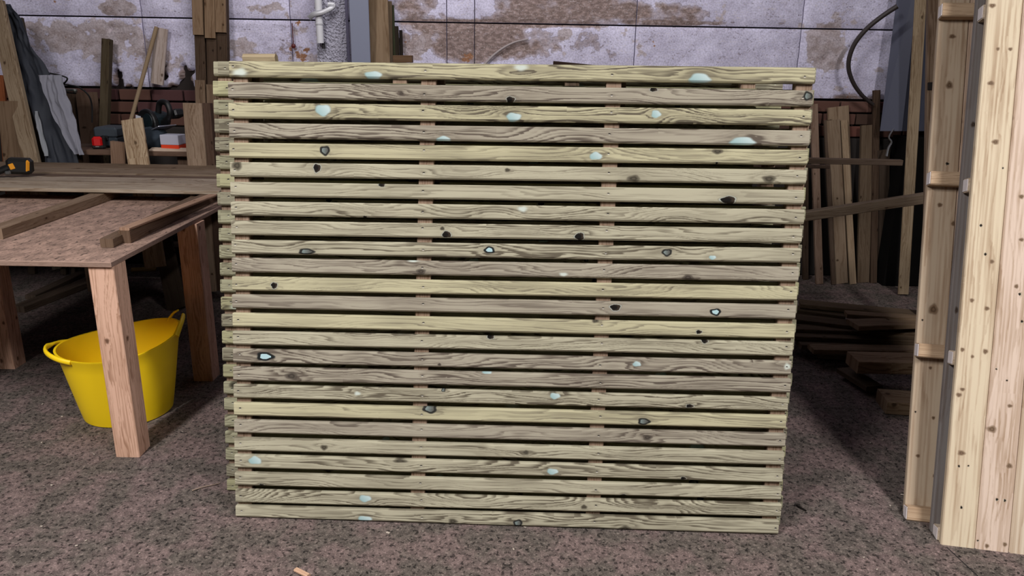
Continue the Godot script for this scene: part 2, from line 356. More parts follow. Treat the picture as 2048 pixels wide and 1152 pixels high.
func box_mesh(s: Vector3, ch: float) -> ArrayMesh:
	# a box with every edge cut by ch
	var st := start()
	var h := s / 2
	var ch3 := Vector3(h.x - ch, h.y - ch, h.z - ch)
	for ax in 3:
		for sg in [-1.0, 1.0]:
			var n := Vector3.ZERO
			n[ax] = sg
			var u := Vector3.ZERO
			u[(ax + 1) % 3] = 1
			var v := n.cross(u)
			var hu := ch3[(ax + 1) % 3]
			var hv := ch3[(ax + 2) % 3]
			var o := n * h[ax]
			quad(st, o - u * hu - v * hv, o + u * hu - v * hv, o + u * hu + v * hv, o - u * hu + v * hv, Vector2(0, 0), Vector2(1, 0), Vector2(1, 1), Vector2(0, 1))
	for ax in 3:
		var b := (ax + 1) % 3
		var c := (ax + 2) % 3
		for sb in [-1.0, 1.0]:
			for sc in [-1.0, 1.0]:
				var p0 := Vector3.ZERO
				p0[b] = sb * h[b]
				p0[c] = sc * ch3[c]
				var p1 := Vector3.ZERO
				p1[b] = sb * ch3[b]
				p1[c] = sc * h[c]
				var e := Vector3.ZERO
				e[ax] = ch3[ax]
				var out := Vector3.ZERO
				out[b] = sb
				out[c] = sc
				if (p1 - p0).cross(e).dot(out) > 0:
					quad(st, p0 - e, p1 - e, p1 + e, p0 + e)
				else:
					quad(st, p0 + e, p1 + e, p1 - e, p0 - e)
	for sx in [-1.0, 1.0]:
		for sy in [-1.0, 1.0]:
			for sz in [-1.0, 1.0]:
				var a := Vector3(sx * h.x, sy * ch3.y, sz * ch3.z)
				var b2 := Vector3(sx * ch3.x, sy * h.y, sz * ch3.z)
				var c2 := Vector3(sx * ch3.x, sy * ch3.y, sz * h.z)
				if sx * sy * sz > 0:
					vert(st, a, Vector2()); vert(st, c2, Vector2()); vert(st, b2, Vector2())
				else:
					vert(st, a, Vector2()); vert(st, b2, Vector2()); vert(st, c2, Vector2())
	return done(st)


func tube_mesh(pts: Array, r0: float, r1 := -1.0, sides := 10, flat := 1.0) -> ArrayMesh:
	if r1 < 0:
		r1 = r0
	var st := SurfaceTool.new()
	st.begin(Mesh.PRIMITIVE_TRIANGLES)
	st.set_smooth_group(0)
	var n := pts.size()
	var rings := []
	var up := Vector3(0, 0, 1)
	for i in n:
		var d: Vector3 = (pts[mini(i + 1, n - 1)] - pts[maxi(i - 1, 0)]).normalized()
		var s := d.cross(up)
		if s.length() < 0.1:
			s = d.cross(Vector3(1, 0, 0))
		s = s.normalized()
		var q := s.cross(d)
		var r := lerpf(r0, r1, i / float(n - 1))
		var ring := []
		for k in sides:
			var a := TAU * k / sides
			ring.append(pts[i] + s * cos(a) * r * flat + q * sin(a) * r)
		rings.append(ring)
	for i in n - 1:
		for k in sides:
			var k2 := (k + 1) % sides
			quad(st, rings[i][k], rings[i + 1][k], rings[i + 1][k2], rings[i][k2], Vector2(i, k), Vector2(i + 1, k), Vector2(i + 1, k + 1), Vector2(i, k + 1))
	st.set_smooth_group(-1)
	for e in [0, n - 1]:
		for k in range(1, sides - 1):
			var tri := [rings[e][0], rings[e][k], rings[e][k + 1]]
			if e == 0:
				tri = [rings[e][0], rings[e][k + 1], rings[e][k]]
			for v in tri:
				vert(st, v, Vector2())
	return done(st)


func curve(pts: Array, steps := 6) -> Array:
	var out := []
	for i in pts.size() - 1:
		var p0: Vector3 = pts[maxi(i - 1, 0)]
		var p1: Vector3 = pts[i]
		var p2: Vector3 = pts[i + 1]
		var p3: Vector3 = pts[mini(i + 2, pts.size() - 1)]
		for k in steps:
			out.append(p1.cubic_interpolate(p2, p0, p3, k / float(steps)))
	out.append(pts[-1])
	return out


# a sheet between two edges (lists of points), pushed out by folds, with a thickness of its own
func sheet_mesh(left: Array, right: Array, folds: float, depth: float, phase: float, thick := 0.006, cols := 26, drift := 0.0) -> ArrayMesh:
	var l := curve(left, 7)
	var r := curve(right, 7)
	var rows := l.size()
	var f := []
	var bk := []
	for i in rows:
		var a := []
		var b := []
		for k in cols + 1:
			var t := k / float(cols)
			var p: Vector3 = (l[i] as Vector3).lerp(r[i], t)
			var w := sin(t * folds * TAU + phase + drift * i / rows + 0.9 * fn.get_noise_2d(t * 2.0, i * 0.12 + phase)) * depth * (0.55 + 0.45 * sin(i * 0.21 + t * 5.0 + phase))
			w += depth * 0.5 * fn.get_noise_2d(t * 4.0 + phase, i * 0.25)
			a.append(p + Vector3(0, 0, w))
			b.append(p + Vector3(0, 0, w - thick))
		f.append(a)
		bk.append(b)
	var st := SurfaceTool.new()
	st.begin(Mesh.PRIMITIVE_TRIANGLES)
	st.set_smooth_group(0)
	for i in rows - 1:
		for k in cols:
			quad(st, f[i + 1][k], f[i + 1][k + 1], f[i][k + 1], f[i][k], Vector2(k, i + 1), Vector2(k + 1, i + 1), Vector2(k + 1, i), Vector2(k, i))
	st.set_smooth_group(1)
	for i in rows - 1:
		for k in cols:
			quad(st, bk[i][k], bk[i][k + 1], bk[i + 1][k + 1], bk[i + 1][k])
	st.set_smooth_group(-1)
	for i in rows - 1:
		quad(st, f[i][0], bk[i][0], bk[i + 1][0], f[i + 1][0])
		quad(st, bk[i][cols], f[i][cols], f[i + 1][cols], bk[i + 1][cols])
	for k in cols:
		quad(st, f[0][k], f[0][k + 1], bk[0][k + 1], bk[0][k])
		quad(st, bk[rows - 1][k], bk[rows - 1][k + 1], f[rows - 1][k + 1], f[rows - 1][k])
	return done(st)


# rings given as [radius, height], turned round y; close the ends with radius 0
func lathe_mesh(rings: Array, sides := 24) -> ArrayMesh:
	var st := start()
	for i in rings.size() - 1:
		for k in sides:
			var a0 := TAU * k / sides
			var a1 := TAU * (k + 1) / sides
			var p: Array = rings[i]
			var q: Array = rings[i + 1]
			quad(st, Vector3(cos(a1) * p[0], p[1], sin(a1) * p[0]), Vector3(cos(a0) * p[0], p[1], sin(a0) * p[0]), Vector3(cos(a0) * q[0], q[1], sin(a0) * q[0]), Vector3(cos(a1) * q[0], q[1], sin(a1) * q[0]))
	return done(st)


# ------------------------------------------------------------------ lamps
func strip_light(p: Vector3, turn: float, label: String, energy: float, tilt := 0.0) -> void:
	var t := thing("strip_light", label, "ceiling light", Transform3D(Basis(Vector3.UP, turn), p))
	if tilt != 0.0:
		t.rotate_x(-tilt)
	part(t, "housing", box_mesh(Vector3(2.4, 0.06, 0.16), 0.008), plain(Color(0.85, 0.85, 0.85), 0.5), Transform3D(Basis(), Vector3(0, 0.06, 0)))
	for s in [-0.8, 0.8]:
		part(t, "hanger", tube_mesh([Vector3(s, 0.09, 0), Vector3(s, 0.45, 0)], 0.006), plain(Color(0.3, 0.3, 0.3), 0.4, 0.8))
	var em := StandardMaterial3D.new()
	em.albedo_color = Color(0.9, 0.9, 0.9)
	em.emission_enabled = true
	em.emission = Color(0.95, 0.97, 1.0)
	em.emission_energy_multiplier = 1.5
	part(t, "tube", tube_mesh([Vector3(-1.15, 0.015, 0), Vector3(1.15, 0.015, 0)], 0.014), em)
	var l := AreaLight3D.new()
	l.name = "lamp"
	l.area_size = Vector2(2.3, 0.12)
	l.light_energy = energy
	l.light_color = Color(1.0, 0.985, 0.985)
	l.shadow_enabled = true
	l.set("area_range", 14.0)
	l.transform = Transform3D(Basis(Vector3.RIGHT, -PI / 2), Vector3(0, -0.006, 0))
	t.add_child(l)


# ------------------------------------------------------------------ textures
# Boards lie in rows of one picture, their grain along x. rows[i] = {base, dark, freq, wob, con, knots}, knots = [x, y, rx, ry, kind] in metres.
func wood_picture(w: int, rh: int, length: float, width: float, rows: Array) -> ImageTexture:
	var data := PackedByteArray()
	data.resize(w * rh * rows.size() * 3)
	for r in rows.size():
		var s: Dictionary = rows[r]
		var base: Color = s.base
		var dark: Color = s.dark
		var freq: float = s.freq
		var wob: float = s.wob
		var con: float = s.con
		var str: float = s.str
		var off := r * 17.31
		var near := []
		for k in s.knots:
			near.append(k)
		for ix in w:
			var X := length * (ix + 0.5) / w
			var act := []
			for k in near:
				if absf(X - k[0]) < 0.03 + maxf(k[2], k[3]) * 7.0:
					act.append(k)
			var low := wob * (fn.get_noise_2d(X * 0.9, off) + 0.35 * fn.get_noise_2d(X * 3.1, off + 5.0))
			for iy in rh:
				var Y := width * (iy + 0.5) / rh
				var psi := Y + low + 0.007 * fn.get_noise_2d(X * 2.6, Y * 26.0 + off)
				var glow := 0.0
				for k in act:
					var dx: float = (X - k[0]) / 2.3
					var dy: float = Y - k[1]
					var R: float = 0.8 * k[3] + 0.45 * k[2]
					var r2 := dx * dx + dy * dy
					psi -= dy * minf(1.0, R * R * 1.15 / (r2 + R * R * 0.15))
					glow = maxf(glow, 1.0 - r2 / (R * R * 3.0))
				var f := psi * freq + 0.15 * fn.get_noise_2d(X * 9.0, Y * 160.0 + off)
				var ring := f - floorf(f)
				var d := smoothstep(0.25, 0.86, ring) * (1.0 - smoothstep(0.88, 1.0, ring))
				var which := fn.get_noise_2d(floorf(f) * 3.7 + off, X * 0.7)
				var streak := fn.get_noise_2d(X * 5.0, Y * 520.0 + off)
				var blot := fn.get_noise_2d(X * 2.3 + off, Y * 14.0)
				d = clampf(d * con * (0.75 + 0.7 * which) + 0.07 * streak + 0.16 * blot + str * fn.get_noise_2d(X * 0.6 + off * 2.0, Y * 75.0) + 0.06, 0.0, 1.0)
				var c := base.lerp(dark, d)
				if glow > 0.0:
					c = c.lerp(dark, 0.22 * glow * con)
				for k in act:
					var ex: float = (X - k[0]) / k[2]
					var ey: float = (Y - k[1]) / k[3]
					var e := sqrt(ex * ex + ey * ey) * (1.0 + 0.09 * sin(3.0 * atan2(ey, ex) + k[0] * 40.0) + 0.05 * sin(5.0 * atan2(ey, ex) + k[0] * 90.0))
					if e < 1.35:
						c = knot_color(c, dark, e, ex, ey, k[4])
				var o := ((r * rh + iy) * w + ix) * 3
				data[o] = clampi(int(c.r * 255.0), 0, 255)
				data[o + 1] = clampi(int(c.g * 255.0), 0, 255)
				data[o + 2] = clampi(int(c.b * 255.0), 0, 255)
	return ImageTexture.create_from_image(Image.create_from_data(w, rh * rows.size(), false, Image.FORMAT_RGB8, data))


func knot_color(c: Color, dark: Color, e: float, ex: float, ey: float, kind: String) -> Color:
	match kind:
		"b":   # resin-filled knot, pale blue
			var blue := Color(0.62, 0.74, 0.74).lerp(Color(0.76, 0.84, 0.84), clampf(0.5 + 0.5 * ex - 0.3 * ey, 0, 1))
			if e > 1.0:
				return blue.lerp(c, smoothstep(1.0, 1.35, e)).lerp(dark, 0.12)
			return blue
		"w":   # pale resin, hardly blue
			return Color(0.80, 0.84, 0.80).lerp(c, smoothstep(0.4, 1.3, e))
		"d":   # dead knot or hole, nearly black
			if e > 1.0:
				return Color(0.80, 0.84, 0.80).lerp(c, smoothstep(1.05, 1.35, e)).lerp(dark, 0.3)
			return Color(0.07, 0.055, 0.045).lerp(Color(0.3, 0.25, 0.2), smoothstep(0.3, 1.0, e + 0.5 * ex) * 0.6)
		"g":   # grey knot with a dark ring
			if e > 0.72:
				return Color(0.17, 0.17, 0.16).lerp(c, smoothstep(1.0, 1.3, e))
			return Color(0.5, 0.56, 0.55).lerp(Color(0.34, 0.34, 0.32), clampf(0.5 + 0.8 * ex, 0, 1))
		"r":   # pale blue knot inside a dark ring
			if e > 0.68:
				return Color(0.12, 0.13, 0.13).lerp(c, smoothstep(0.98, 1.25, e))
			return Color(0.7, 0.83, 0.85)
		"n":   # nail head in a small dent
			return (Color(0.12, 0.11, 0.1) if ey < 0.15 else Color(0.85, 0.83, 0.78)).lerp(c, smoothstep(0.7, 1.35, e))
		_:     # "k": brown live knot
			var kn := dark.darkened(0.35)
			return kn.lerp(dark, 0.5 + 0.5 * sin(e * 11.0)).lerp(kn, 0.35).lerp(c, smoothstep(0.55, 1.35, e))
	return c


func spec(base: Color, dark: Color, freq: float, wob: float, con: float, knots := [], str := 0.12) -> Dictionary:
	return {"base": base, "dark": dark, "freq": freq, "wob": wob, "con": con, "knots": knots, "str": str}


func slat_rows() -> Array:
	var rows := []
	var yellow := "135CEJNS"     # the yellower slats, by letter or number below
	var strong := "1AJGHMOPQ"
	for i in 25:
		var c := "123456789ABCDEFGHIJKLMNOP"[i]
		var base := Color(0.725, 0.708, 0.615)
		var dark := Color(0.40, 0.375, 0.315)
		if c in "135CEJ":
			base = Color(0.755, 0.735, 0.605)
		elif c in "24BDGHK":
			base = Color(0.67, 0.645, 0.575)
			dark = Color(0.385, 0.35, 0.31)
		var con := 0.62
		if c in "12AGHMOPI34":
			con = 0.95
		elif c in "567CDEJ":
			con = 0.42
		rows.append(spec(base, dark, [95.0, 120.0, 145.0][i % 3], 0.012 + 0.007 * (i % 4), con))
	for k in SLAT_KNOTS:
		rows[k[0]].knots.append([k[1], k[2], k[3], k[4], k[5]])
	for i in 25:     # nails over the four uprights
		for u in SLAT_NAILS:
			rows[i].knots.append([u + rng.randf_range(-0.004, 0.004), 0.021 + rng.randf_range(-0.006, 0.006), 0.0036, 0.0026, "n"])
	return rows


func board_rows() -> Array:
	var rows := []
	var b := Color(0.85, 0.80, 0.735)
	var d := Color(0.60, 0.50, 0.41)
	for i in 6:
		rows.append(spec(b, d, 48.0 + 9.0 * i, 0.016, [0.22, 0.22, 0.24, 0.3, 0.28, 0.25][i], [], 0.26))
	rows[3].base = Color(0.86, 0.79, 0.745)
	rows[2].base = Color(0.85, 0.80, 0.715)
	for k in BOARD_KNOTS:
		rows[k[0]].knots.append([k[1], k[2], k[3], k[4], "k" if k[3] > 0.0045 else "d"])
	return rows


func plain_rows() -> Array:
	var rows := []
	for i in WOOD_ROWS:
		var knots := []
		for j in 3 + i % 3:
			knots.append([rng.randf_range(0.05, 2.35), rng.randf_range(0.01, 0.09), rng.randf_range(0.006, 0.012), rng.randf_range(0.005, 0.009), "k"])
		rows.append(spec(Color(0.93, 0.89, 0.83), Color(0.64, 0.56, 0.48), 50.0 + 18.0 * (i % 4), 0.022, 0.3 + 0.05 * i, knots))
	return rows


# which layer shows at a place on the back wall: paint, plaster, brick; patches = [x, y, rx, ry, strength, layer]
func wall_picture(w: int, h: int) -> ImageTexture:
	var data := PackedByteArray()
	data.resize(w * h * 3)
	var paint := Color(0.865, 0.85, 0.945)
	var tan_c := Color(0.655, 0.60, 0.60)
	var brown := Color(0.50, 0.43, 0.405)
	var orange := Color(0.60, 0.44, 0.34)
	for iy in h:
		var Y := 0.9 + 1.85 * (1.0 - (iy + 0.5) / h)
		var act := []
		for p in WALL_PATCHES:
			if absf(Y - p[1]) < p[3] * 1.8:
				act.append(p)
		for ix in w:
			var X := -3.7 + 7.4 * (ix + 0.5) / w
			var n1 := fb.get_noise_2d(X * 2.4, Y * 3.0)
			var n2 := fb.get_noise_2d(X * 9.0 + 40.0, Y * 11.0)
			var n3 := fn.get_noise_2d(X * 55.0, Y * 60.0)
			var sb := -0.6 + 0.45 * n1 + 0.28 * n2
			var stn := -0.30 + 0.55 * fb.get_noise_2d(X * 1.7 + 90.0, Y * 2.6) + 0.35 * n2
			var so := -1.7 + 1.2 * n1 - 1.3 * n2
			for p in act:
				var ex: float = (X - p[0]) / p[2]
				var ey: float = (Y - p[1]) / p[3]
				var g: float = p[4] * clampf(1.35 - ex * ex - ey * ey, 0.0, 1.0)
				if g != 0.0:
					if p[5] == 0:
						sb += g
					elif p[5] == 1:
						stn += g
					elif p[5] == 2:
						so += g
					else:
						sb -= g
						stn -= g
			var c := paint.lerp(Color(0.775, 0.755, 0.845), clampf(0.5 + 0.9 * n1 + 0.4 * n2, 0.0, 1.0))
			if stn > 0.0:
				c = tan_c.lerp(Color(0.745, 0.70, 0.72), clampf(0.5 + 1.2 * n2, 0.0, 1.0)).lerp(c, 1.0 - smoothstep(0.0, 0.14, stn))
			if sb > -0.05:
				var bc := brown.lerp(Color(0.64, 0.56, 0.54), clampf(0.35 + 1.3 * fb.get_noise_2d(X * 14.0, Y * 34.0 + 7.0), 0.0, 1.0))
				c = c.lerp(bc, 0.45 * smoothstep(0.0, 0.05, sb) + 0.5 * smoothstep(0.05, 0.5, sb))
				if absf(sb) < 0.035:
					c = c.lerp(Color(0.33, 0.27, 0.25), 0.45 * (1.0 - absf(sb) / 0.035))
			if so > 0.0:
				c = c.lerp(orange, smoothstep(0.0, 0.08, so))
			c = c * (1.0 + 0.07 * n3)
			# cracks in the paint, pale scratches in the bare parts
			var ridge := absf(fb.get_noise_2d(X * 4.0 + 20.0, Y * 6.5))
			if ridge < 0.016 and n1 + 0.5 * n2 > 0.02:
				c = c.lerp(Color(0.36, 0.30, 0.29), 0.6 * (1.0 - ridge / 0.016))
			if sb > 0.0 and absf(fb.get_noise_2d(X * 3.0 + 50.0, Y * 12.0)) < 0.012:
				c = c.lerp(Color(0.78, 0.74, 0.77), 0.55)
			var fl := fn.get_noise_2d(X * 16.0 + 3.0 * n2, Y * 48.0)
			if fl > 0.86:
				c = c.lerp(Color(0.86, 0.83, 0.85), 0.6)
			elif fl < -0.93:
				c = c.lerp(Color(0.25, 0.2, 0.2), 0.55)
			var o := (iy * w + ix) * 3
			data[o] = clampi(int(c.r * 255.0), 0, 255)
			data[o + 1] = clampi(int(c.g * 255.0), 0, 255)
			data[o + 2] = clampi(int(c.b * 255.0), 0, 255)
	return ImageTexture.create_from_image(Image.create_from_data(w, h, false, Image.FORMAT_RGB8, data))


func floor_picture(n: int, span: float) -> ImageTexture:
	var data := PackedByteArray()
	data.resize(n * n * 3)
	for iy in n:
		var Y := span * iy / n
		for ix in n:
			var X := span * ix / n
			var a := fb.get_noise_2d(X * 5.0, Y * 5.0)
			var b := fb.get_noise_2d(X * 26.0 + 11.0, Y * 26.0)
			var g := fn.get_noise_2d(X * 190.0, Y * 190.0)
			var v := 0.375 + 0.07 * a + 0.085 * b + 0.05 * g
			var pit := fb.get_noise_2d(X * 34.0 + 70.0, Y * 34.0)
			v -= 0.17 * smoothstep(0.34, 0.52, pit)
			v += 0.10 * smoothstep(0.62, 0.74, fn.get_noise_2d(X * 75.0 + 9.0, Y * 75.0))
			var c := Color(v * 1.02, v * 0.935, v * 0.87)
			c = c.lerp(Color(v * 1.04, v * 0.90, v * 0.865), clampf(0.5 + a * 1.5, 0.0, 1.0))
			var o := (iy * n + ix) * 3
			data[o] = clampi(int(c.r * 255.0), 0, 255)
			data[o + 1] = clampi(int(c.g * 255.0), 0, 255)
			data[o + 2] = clampi(int(c.b * 255.0), 0, 255)
	return ImageTexture.create_from_image(Image.create_from_data(n, n, false, Image.FORMAT_RGB8, data))


func make_textures() -> void:
	tex_slat = wood_picture(1536, 40, 1.86, 0.046, slat_rows())
	tex_board = wood_picture(1024, 56, 2.2, 0.105, board_rows())
	tex_wood = wood_picture(768, 40, WOOD_LEN, 0.1, plain_rows())
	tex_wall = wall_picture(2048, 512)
	tex_floor = floor_picture(1024, 1.5)


# ------------------------------------------------------------------ the room
func slab(n: String, a: Vector3, b: Vector3, mat: Material) -> void:
	structure(n, box_mesh(b - a, 0.004), mat, Transform3D(Basis(), (a + b) / 2))


# one block of the back wall: a relief from x0 to x1 and y0 to y1 with its own worn edges; holes = [x, y, rx, ry, depth]
func block_mesh(x0: float, x1: float, y0: float, y1: float, cell: float, holes: Array, zf: float) -> ArrayMesh:
	var nx := maxi(2, int((x1 - x0) / cell))
	var ny := maxi(2, int((y1 - y0) / cell))
	var st := SurfaceTool.new()
	st.begin(Mesh.PRIMITIVE_TRIANGLES)
	st.set_smooth_group(0)
	var g := []
	for j in ny + 1:
		var row := []
		for i in nx + 1:
			var x := lerpf(x0, x1, i / float(nx))
			var y := lerpf(y0, y1, j / float(ny))
			var z := 0.006 * fb.get_noise_2d(x * 4.0, y * 4.0) + 0.003 * fb.get_noise_2d(x * 17.0, y * 17.0)
			var edge := minf(minf(x - x0, x1 - x), minf(y - y0, y1 - y))
			z -= 0.012 * (1.0 - smoothstep(0.0, 0.018 + 0.01 * fn.get_noise_2d(x * 6.0, y * 6.0), edge))
			for hole in holes:
				var ex: float = (x - hole[0]) / hole[2]
				var ey: float = (y - hole[1]) / hole[3]
				var e := sqrt(ex * ex + ey * ey) * (1.0 + 0.5 * fn.get_noise_2d(x * 11.0, y * 11.0))
				z -= hole[4] * (1.0 - smoothstep(0.75, 1.0, e))
			row.append(Vector3(x, y, zf + z))
		g.append(row)
	for j in ny:
		for i in nx:
			var q := [g[j][i], g[j][i + 1], g[j + 1][i + 1], g[j + 1][i]]
			var uv := []
			for p in q:
				uv.append(Vector2((p.x + 3.7) / 7.4, 1.0 - (p.y - 0.9) / 1.85))
			quad(st, q[0], q[1], q[2], q[3], uv[0], uv[1], uv[2], uv[3])
	st.set_smooth_group(-1)
	var zb := zf - 0.1
	for i in nx:
		for e in [0, ny]:
			var a: Vector3 = g[e][i]
			var b: Vector3 = g[e][i + 1]
			var ab := Vector3(a.x, a.y, zb)
			var bb := Vector3(b.x, b.y, zb)
			if e == 0:
				quad(st, ab, bb, b, a)
			else:
				quad(st, a, b, bb, ab)
	for j in ny:
		for e in [0, nx]:
			var a: Vector3 = g[j][e]
			var b: Vector3 = g[j + 1][e]
			var ab := Vector3(a.x, a.y, zb)
			var bb := Vector3(b.x, b.y, zb)
			if e == 0:
				quad(st, a, b, bb, ab)
			else:
				quad(st, ab, bb, b, a)
	return done(st)


func build_room() -> void:
	# floor: rough concrete in mirrored repeats of one picture
	var st := start()
	var tile := 1.5
	for j in 8:
		for i in 10:
			var x := -7.5 + i * tile
			var z := -5.9 + j * tile
			var u0 := float(i % 2)
			var v0 := float(j % 2)
			quad(st, Vector3(x, 0, z + tile), Vector3(x + tile, 0, z + tile), Vector3(x + tile, 0, z), Vector3(x, 0, z), Vector2(u0, 1 - v0), Vector2(1 - u0, 1 - v0), Vector2(1 - u0, v0), Vector2(u0, v0))
	var bx := Vector3(7.5, -0.2, 6.1)
	quad(st, Vector3(-7.5, -0.2, -5.9), Vector3(7.5, -0.2, -5.9), bx, Vector3(-7.5, -0.2, 6.1))
	var fl := structure("floor", done(st), floor_material())
	var c0 := Vector3(1.4433, 0, -2.1818)
	var c1 := Vector3(1.4639, 0, -2.0211)
	part(fl, "crack", box_mesh(Vector3(c0.distance_to(c1), 0.004, 0.004), 0.001), plain(Color(0.06, 0.05, 0.05), 0.95), Transform3D(Basis(Vector3.UP, -atan2(c1.z - c0.z, c1.x - c0.x)), (c0 + c1) / 2 + Vector3(0, -0.001, 0)))
	var dull := plain(Color(0.27, 0.26, 0.25), 0.95)
	slab("ceiling", Vector3(-7.5, 4.3, -5.9), Vector3(7.5, 4.5, 6.1), plain(Color(0.26, 0.25, 0.25), 0.95))
	slab("wall_left", Vector3(-7.5, 0, -5.9), Vector3(-7.2, 4.3, 6.1), dull)
	slab("wall_right", Vector3(7.2, 0, -5.9), Vector3(7.5, 4.3, 6.1), dull)
	slab("wall_front", Vector3(-7.2, 0, 5.8), Vector3(7.2, 4.3, 6.1), dull)
	# back wall: a core, courses of painted blocks, and below them a course of bare bricks and rendered footing
	var wall := Node3D.new()
	wall.name = "wall_back"
	wall.set_meta("kind", "structure")
	add_child(wall)
	part(wall, "core", box_mesh(Vector3(14.4, 4.3, 0.3), 0.004), plain(Color(0.17, 0.14, 0.13), 0.95), Transform3D(Basis(), Vector3(0, 2.15, -5.7)))
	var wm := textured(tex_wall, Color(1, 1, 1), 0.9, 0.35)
	var xs := WALL_JOINTS
	var holes := WALL_HOLES
	var ys := [1.262, 1.724, 2.19, 2.65, 3.1, 3.55, 4.0, 4.3]
	for c in ys.size() - 1:
		for i in xs.size() - 1:
			var fine: bool = c < 2 and xs[i + 1] > -3.8 and xs[i] < 3.6
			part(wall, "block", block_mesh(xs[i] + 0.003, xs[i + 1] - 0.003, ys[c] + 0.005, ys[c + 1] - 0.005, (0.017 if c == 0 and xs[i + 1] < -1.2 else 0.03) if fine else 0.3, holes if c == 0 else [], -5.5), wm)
	for j in 3:
		for i in 64:
			var bw := 0.228
			var x := -7.2 + bw * i + (0.11 if j % 2 == 0 else 0.0)
			if absf(x + bw / 2) > 4.2:
				continue
			var s := Vector3(bw - 0.012, 0.072, 0.1)
			var shade := rng.randf_range(0.8, 1.15)
			var bc := Color(0.36 * shade, 0.235 * shade, 0.205 * shade)
			part(wall, "brick", box_mesh(s, 0.005), plain(Color(snappedf(bc.r, 0.04), snappedf(bc.g, 0.04), snappedf(bc.b, 0.04)), 0.95), Transform3D(Basis(), Vector3(x + bw / 2, 1.213 - j * 0.084, -5.535 + rng.randf_range(-0.008, 0.008))))
	part(wall, "footing", box_mesh(Vector3(14.4, 1.0, 0.1), 0.01), plain(Color(0.16, 0.14, 0.13), 0.95), Transform3D(Basis(), Vector3(0, 0.5, -5.52)))
	# painted pier beside the steel column
	var pm := textured(tex_wall, Color(1, 1, 1), 0.8, 0.5)
	var pier := part(wall, "pier", block_mesh(-1.3327, -1.1334, 0.0, 4.3, 0.022, [], -5.38), pier_material())
	pier.set_meta("label", "rough white painted pier beside the steel column")


func floor_material() -> StandardMaterial3D:
	var m := textured(tex_floor, Color(1, 1, 1), 0.95, 0.55)
	m.uv1_scale = Vector3(1, 1, 1)
	return m


func pier_material() -> StandardMaterial3D:
	var m := StandardMaterial3D.new()
	m.albedo_color = Color(0.80, 0.79, 0.86)
	m.roughness = 0.7
	var nt := NoiseTexture2D.new()
	var n := FastNoiseLite.new()
	n.frequency = 0.02
	n.seed = 3
	nt.noise = n
	nt.width = 512
	nt.height = 512
	m.heightmap_enabled = true
	m.heightmap_texture = nt
	m.heightmap_scale = 2.5
	m.uv1_scale = Vector3(30, 7.5, 1)
	return m


# ------------------------------------------------------------------ the slatted panels
# one slat: left end (x, top, bottom) and right end, front face at z = 0; the picture row gives its grain
func slat_mesh(e: Array, row: int, flip: bool) -> ArrayMesh:
	var st := start()
	var prof := [[0.0, -0.018], [0.0, -0.0035], [0.0012, -0.001], [0.004, 0.0], [0.84, 0.0], [0.885, -0.0004], [0.985, -0.0052], [1.0, -0.007], [1.0, -0.018]]
	var n := prof.size()
	var L := []
	var R := []
	for q in prof:
		var dy: float = q[0] if q[0] > 0.5 else q[0] * 1.0
		var f: float = dy if q[0] > 0.5 or q[0] == 0.0 else q[0] / 0.045
		L.append(Vector3(e[0], lerpf(e[1], e[2], f), q[1]))
		R.append(Vector3(e[3], lerpf(e[4], e[5], f), q[1]))
	var eL: Vector3 = Vector3(0.003, 0, -0.003)
	for i in n:
		var j := (i + 1) % n
		var va := (row + clampf(prof[i][0] if prof[i][0] > 0.5 else prof[i][0] / 0.045, 0.02, 0.98)) / 25.0
		var vb := (row + clampf(prof[j][0] if prof[j][0] > 0.5 else prof[j][0] / 0.045, 0.02, 0.98)) / 25.0
		var u0: float = (L[i].x + 0.93) / 1.86
		var u1: float = (R[i].x + 0.93) / 1.86
		if flip:
			u0 = 1.0 - u0
			u1 = 1.0 - u1
		# ends slightly eased
		var a: Vector3 = L[i]
		var b: Vector3 = R[i]
		var c: Vector3 = R[j]
		var d: Vector3 = L[j]
		quad(st, d, c, b, a, Vector2(u0, vb), Vector2(u1, vb), Vector2(u1, va), Vector2(u0, va))
	for i in range(1, n - 1):
		for s in 2:
			var E := L if s == 0 else R
			var tri := [0, i + 1, i] if s == 0 else [0, i, i + 1]
			for k in tri:
				vert(st, E[k], Vector2(0.01 if s == 0 else 0.99, (row + 0.2 + 0.5 * absf(E[k].z) / 0.02) / 25.0))
	return done(st)


func panel(label: String, T: Transform3D, shift: int, rack := 0.0, drop := 0.0) -> Node3D:
	var t := thing("slatted_fence_panel", label, "fence panel", T, "slatted fence panels leaning together")
	var m := textured(tex_slat, Color(0.965, 0.96, 0.955) if shift == 0 else Color(0.93, 0.94, 0.90), 0.8, 0.035)
	for i in 25:
		var e: Array = SLATS[i].duplicate()
		e[0] += rack * e[1]
		e[3] += rack * e[1]
		for j in [1, 2, 4, 5]:
			e[j] = maxf(e[j] - drop, 0.004 if j % 3 == 2 else 0.012)
		part(t, "slat", slat_mesh(e, (i + shift) % 25, shift % 2 == 1), m)
	for u in UPRIGHTS:
		var a := Vector3(u[0], 0.012, -0.018)
		var b := Vector3(u[1] + rack * 1.505, 1.505 - drop, -0.018)
		timber(t, "upright", a, b, u[2], 0.038, Color(0.66, 0.55, 0.48), Vector3(0, 0, 1), 0.002)
	return t


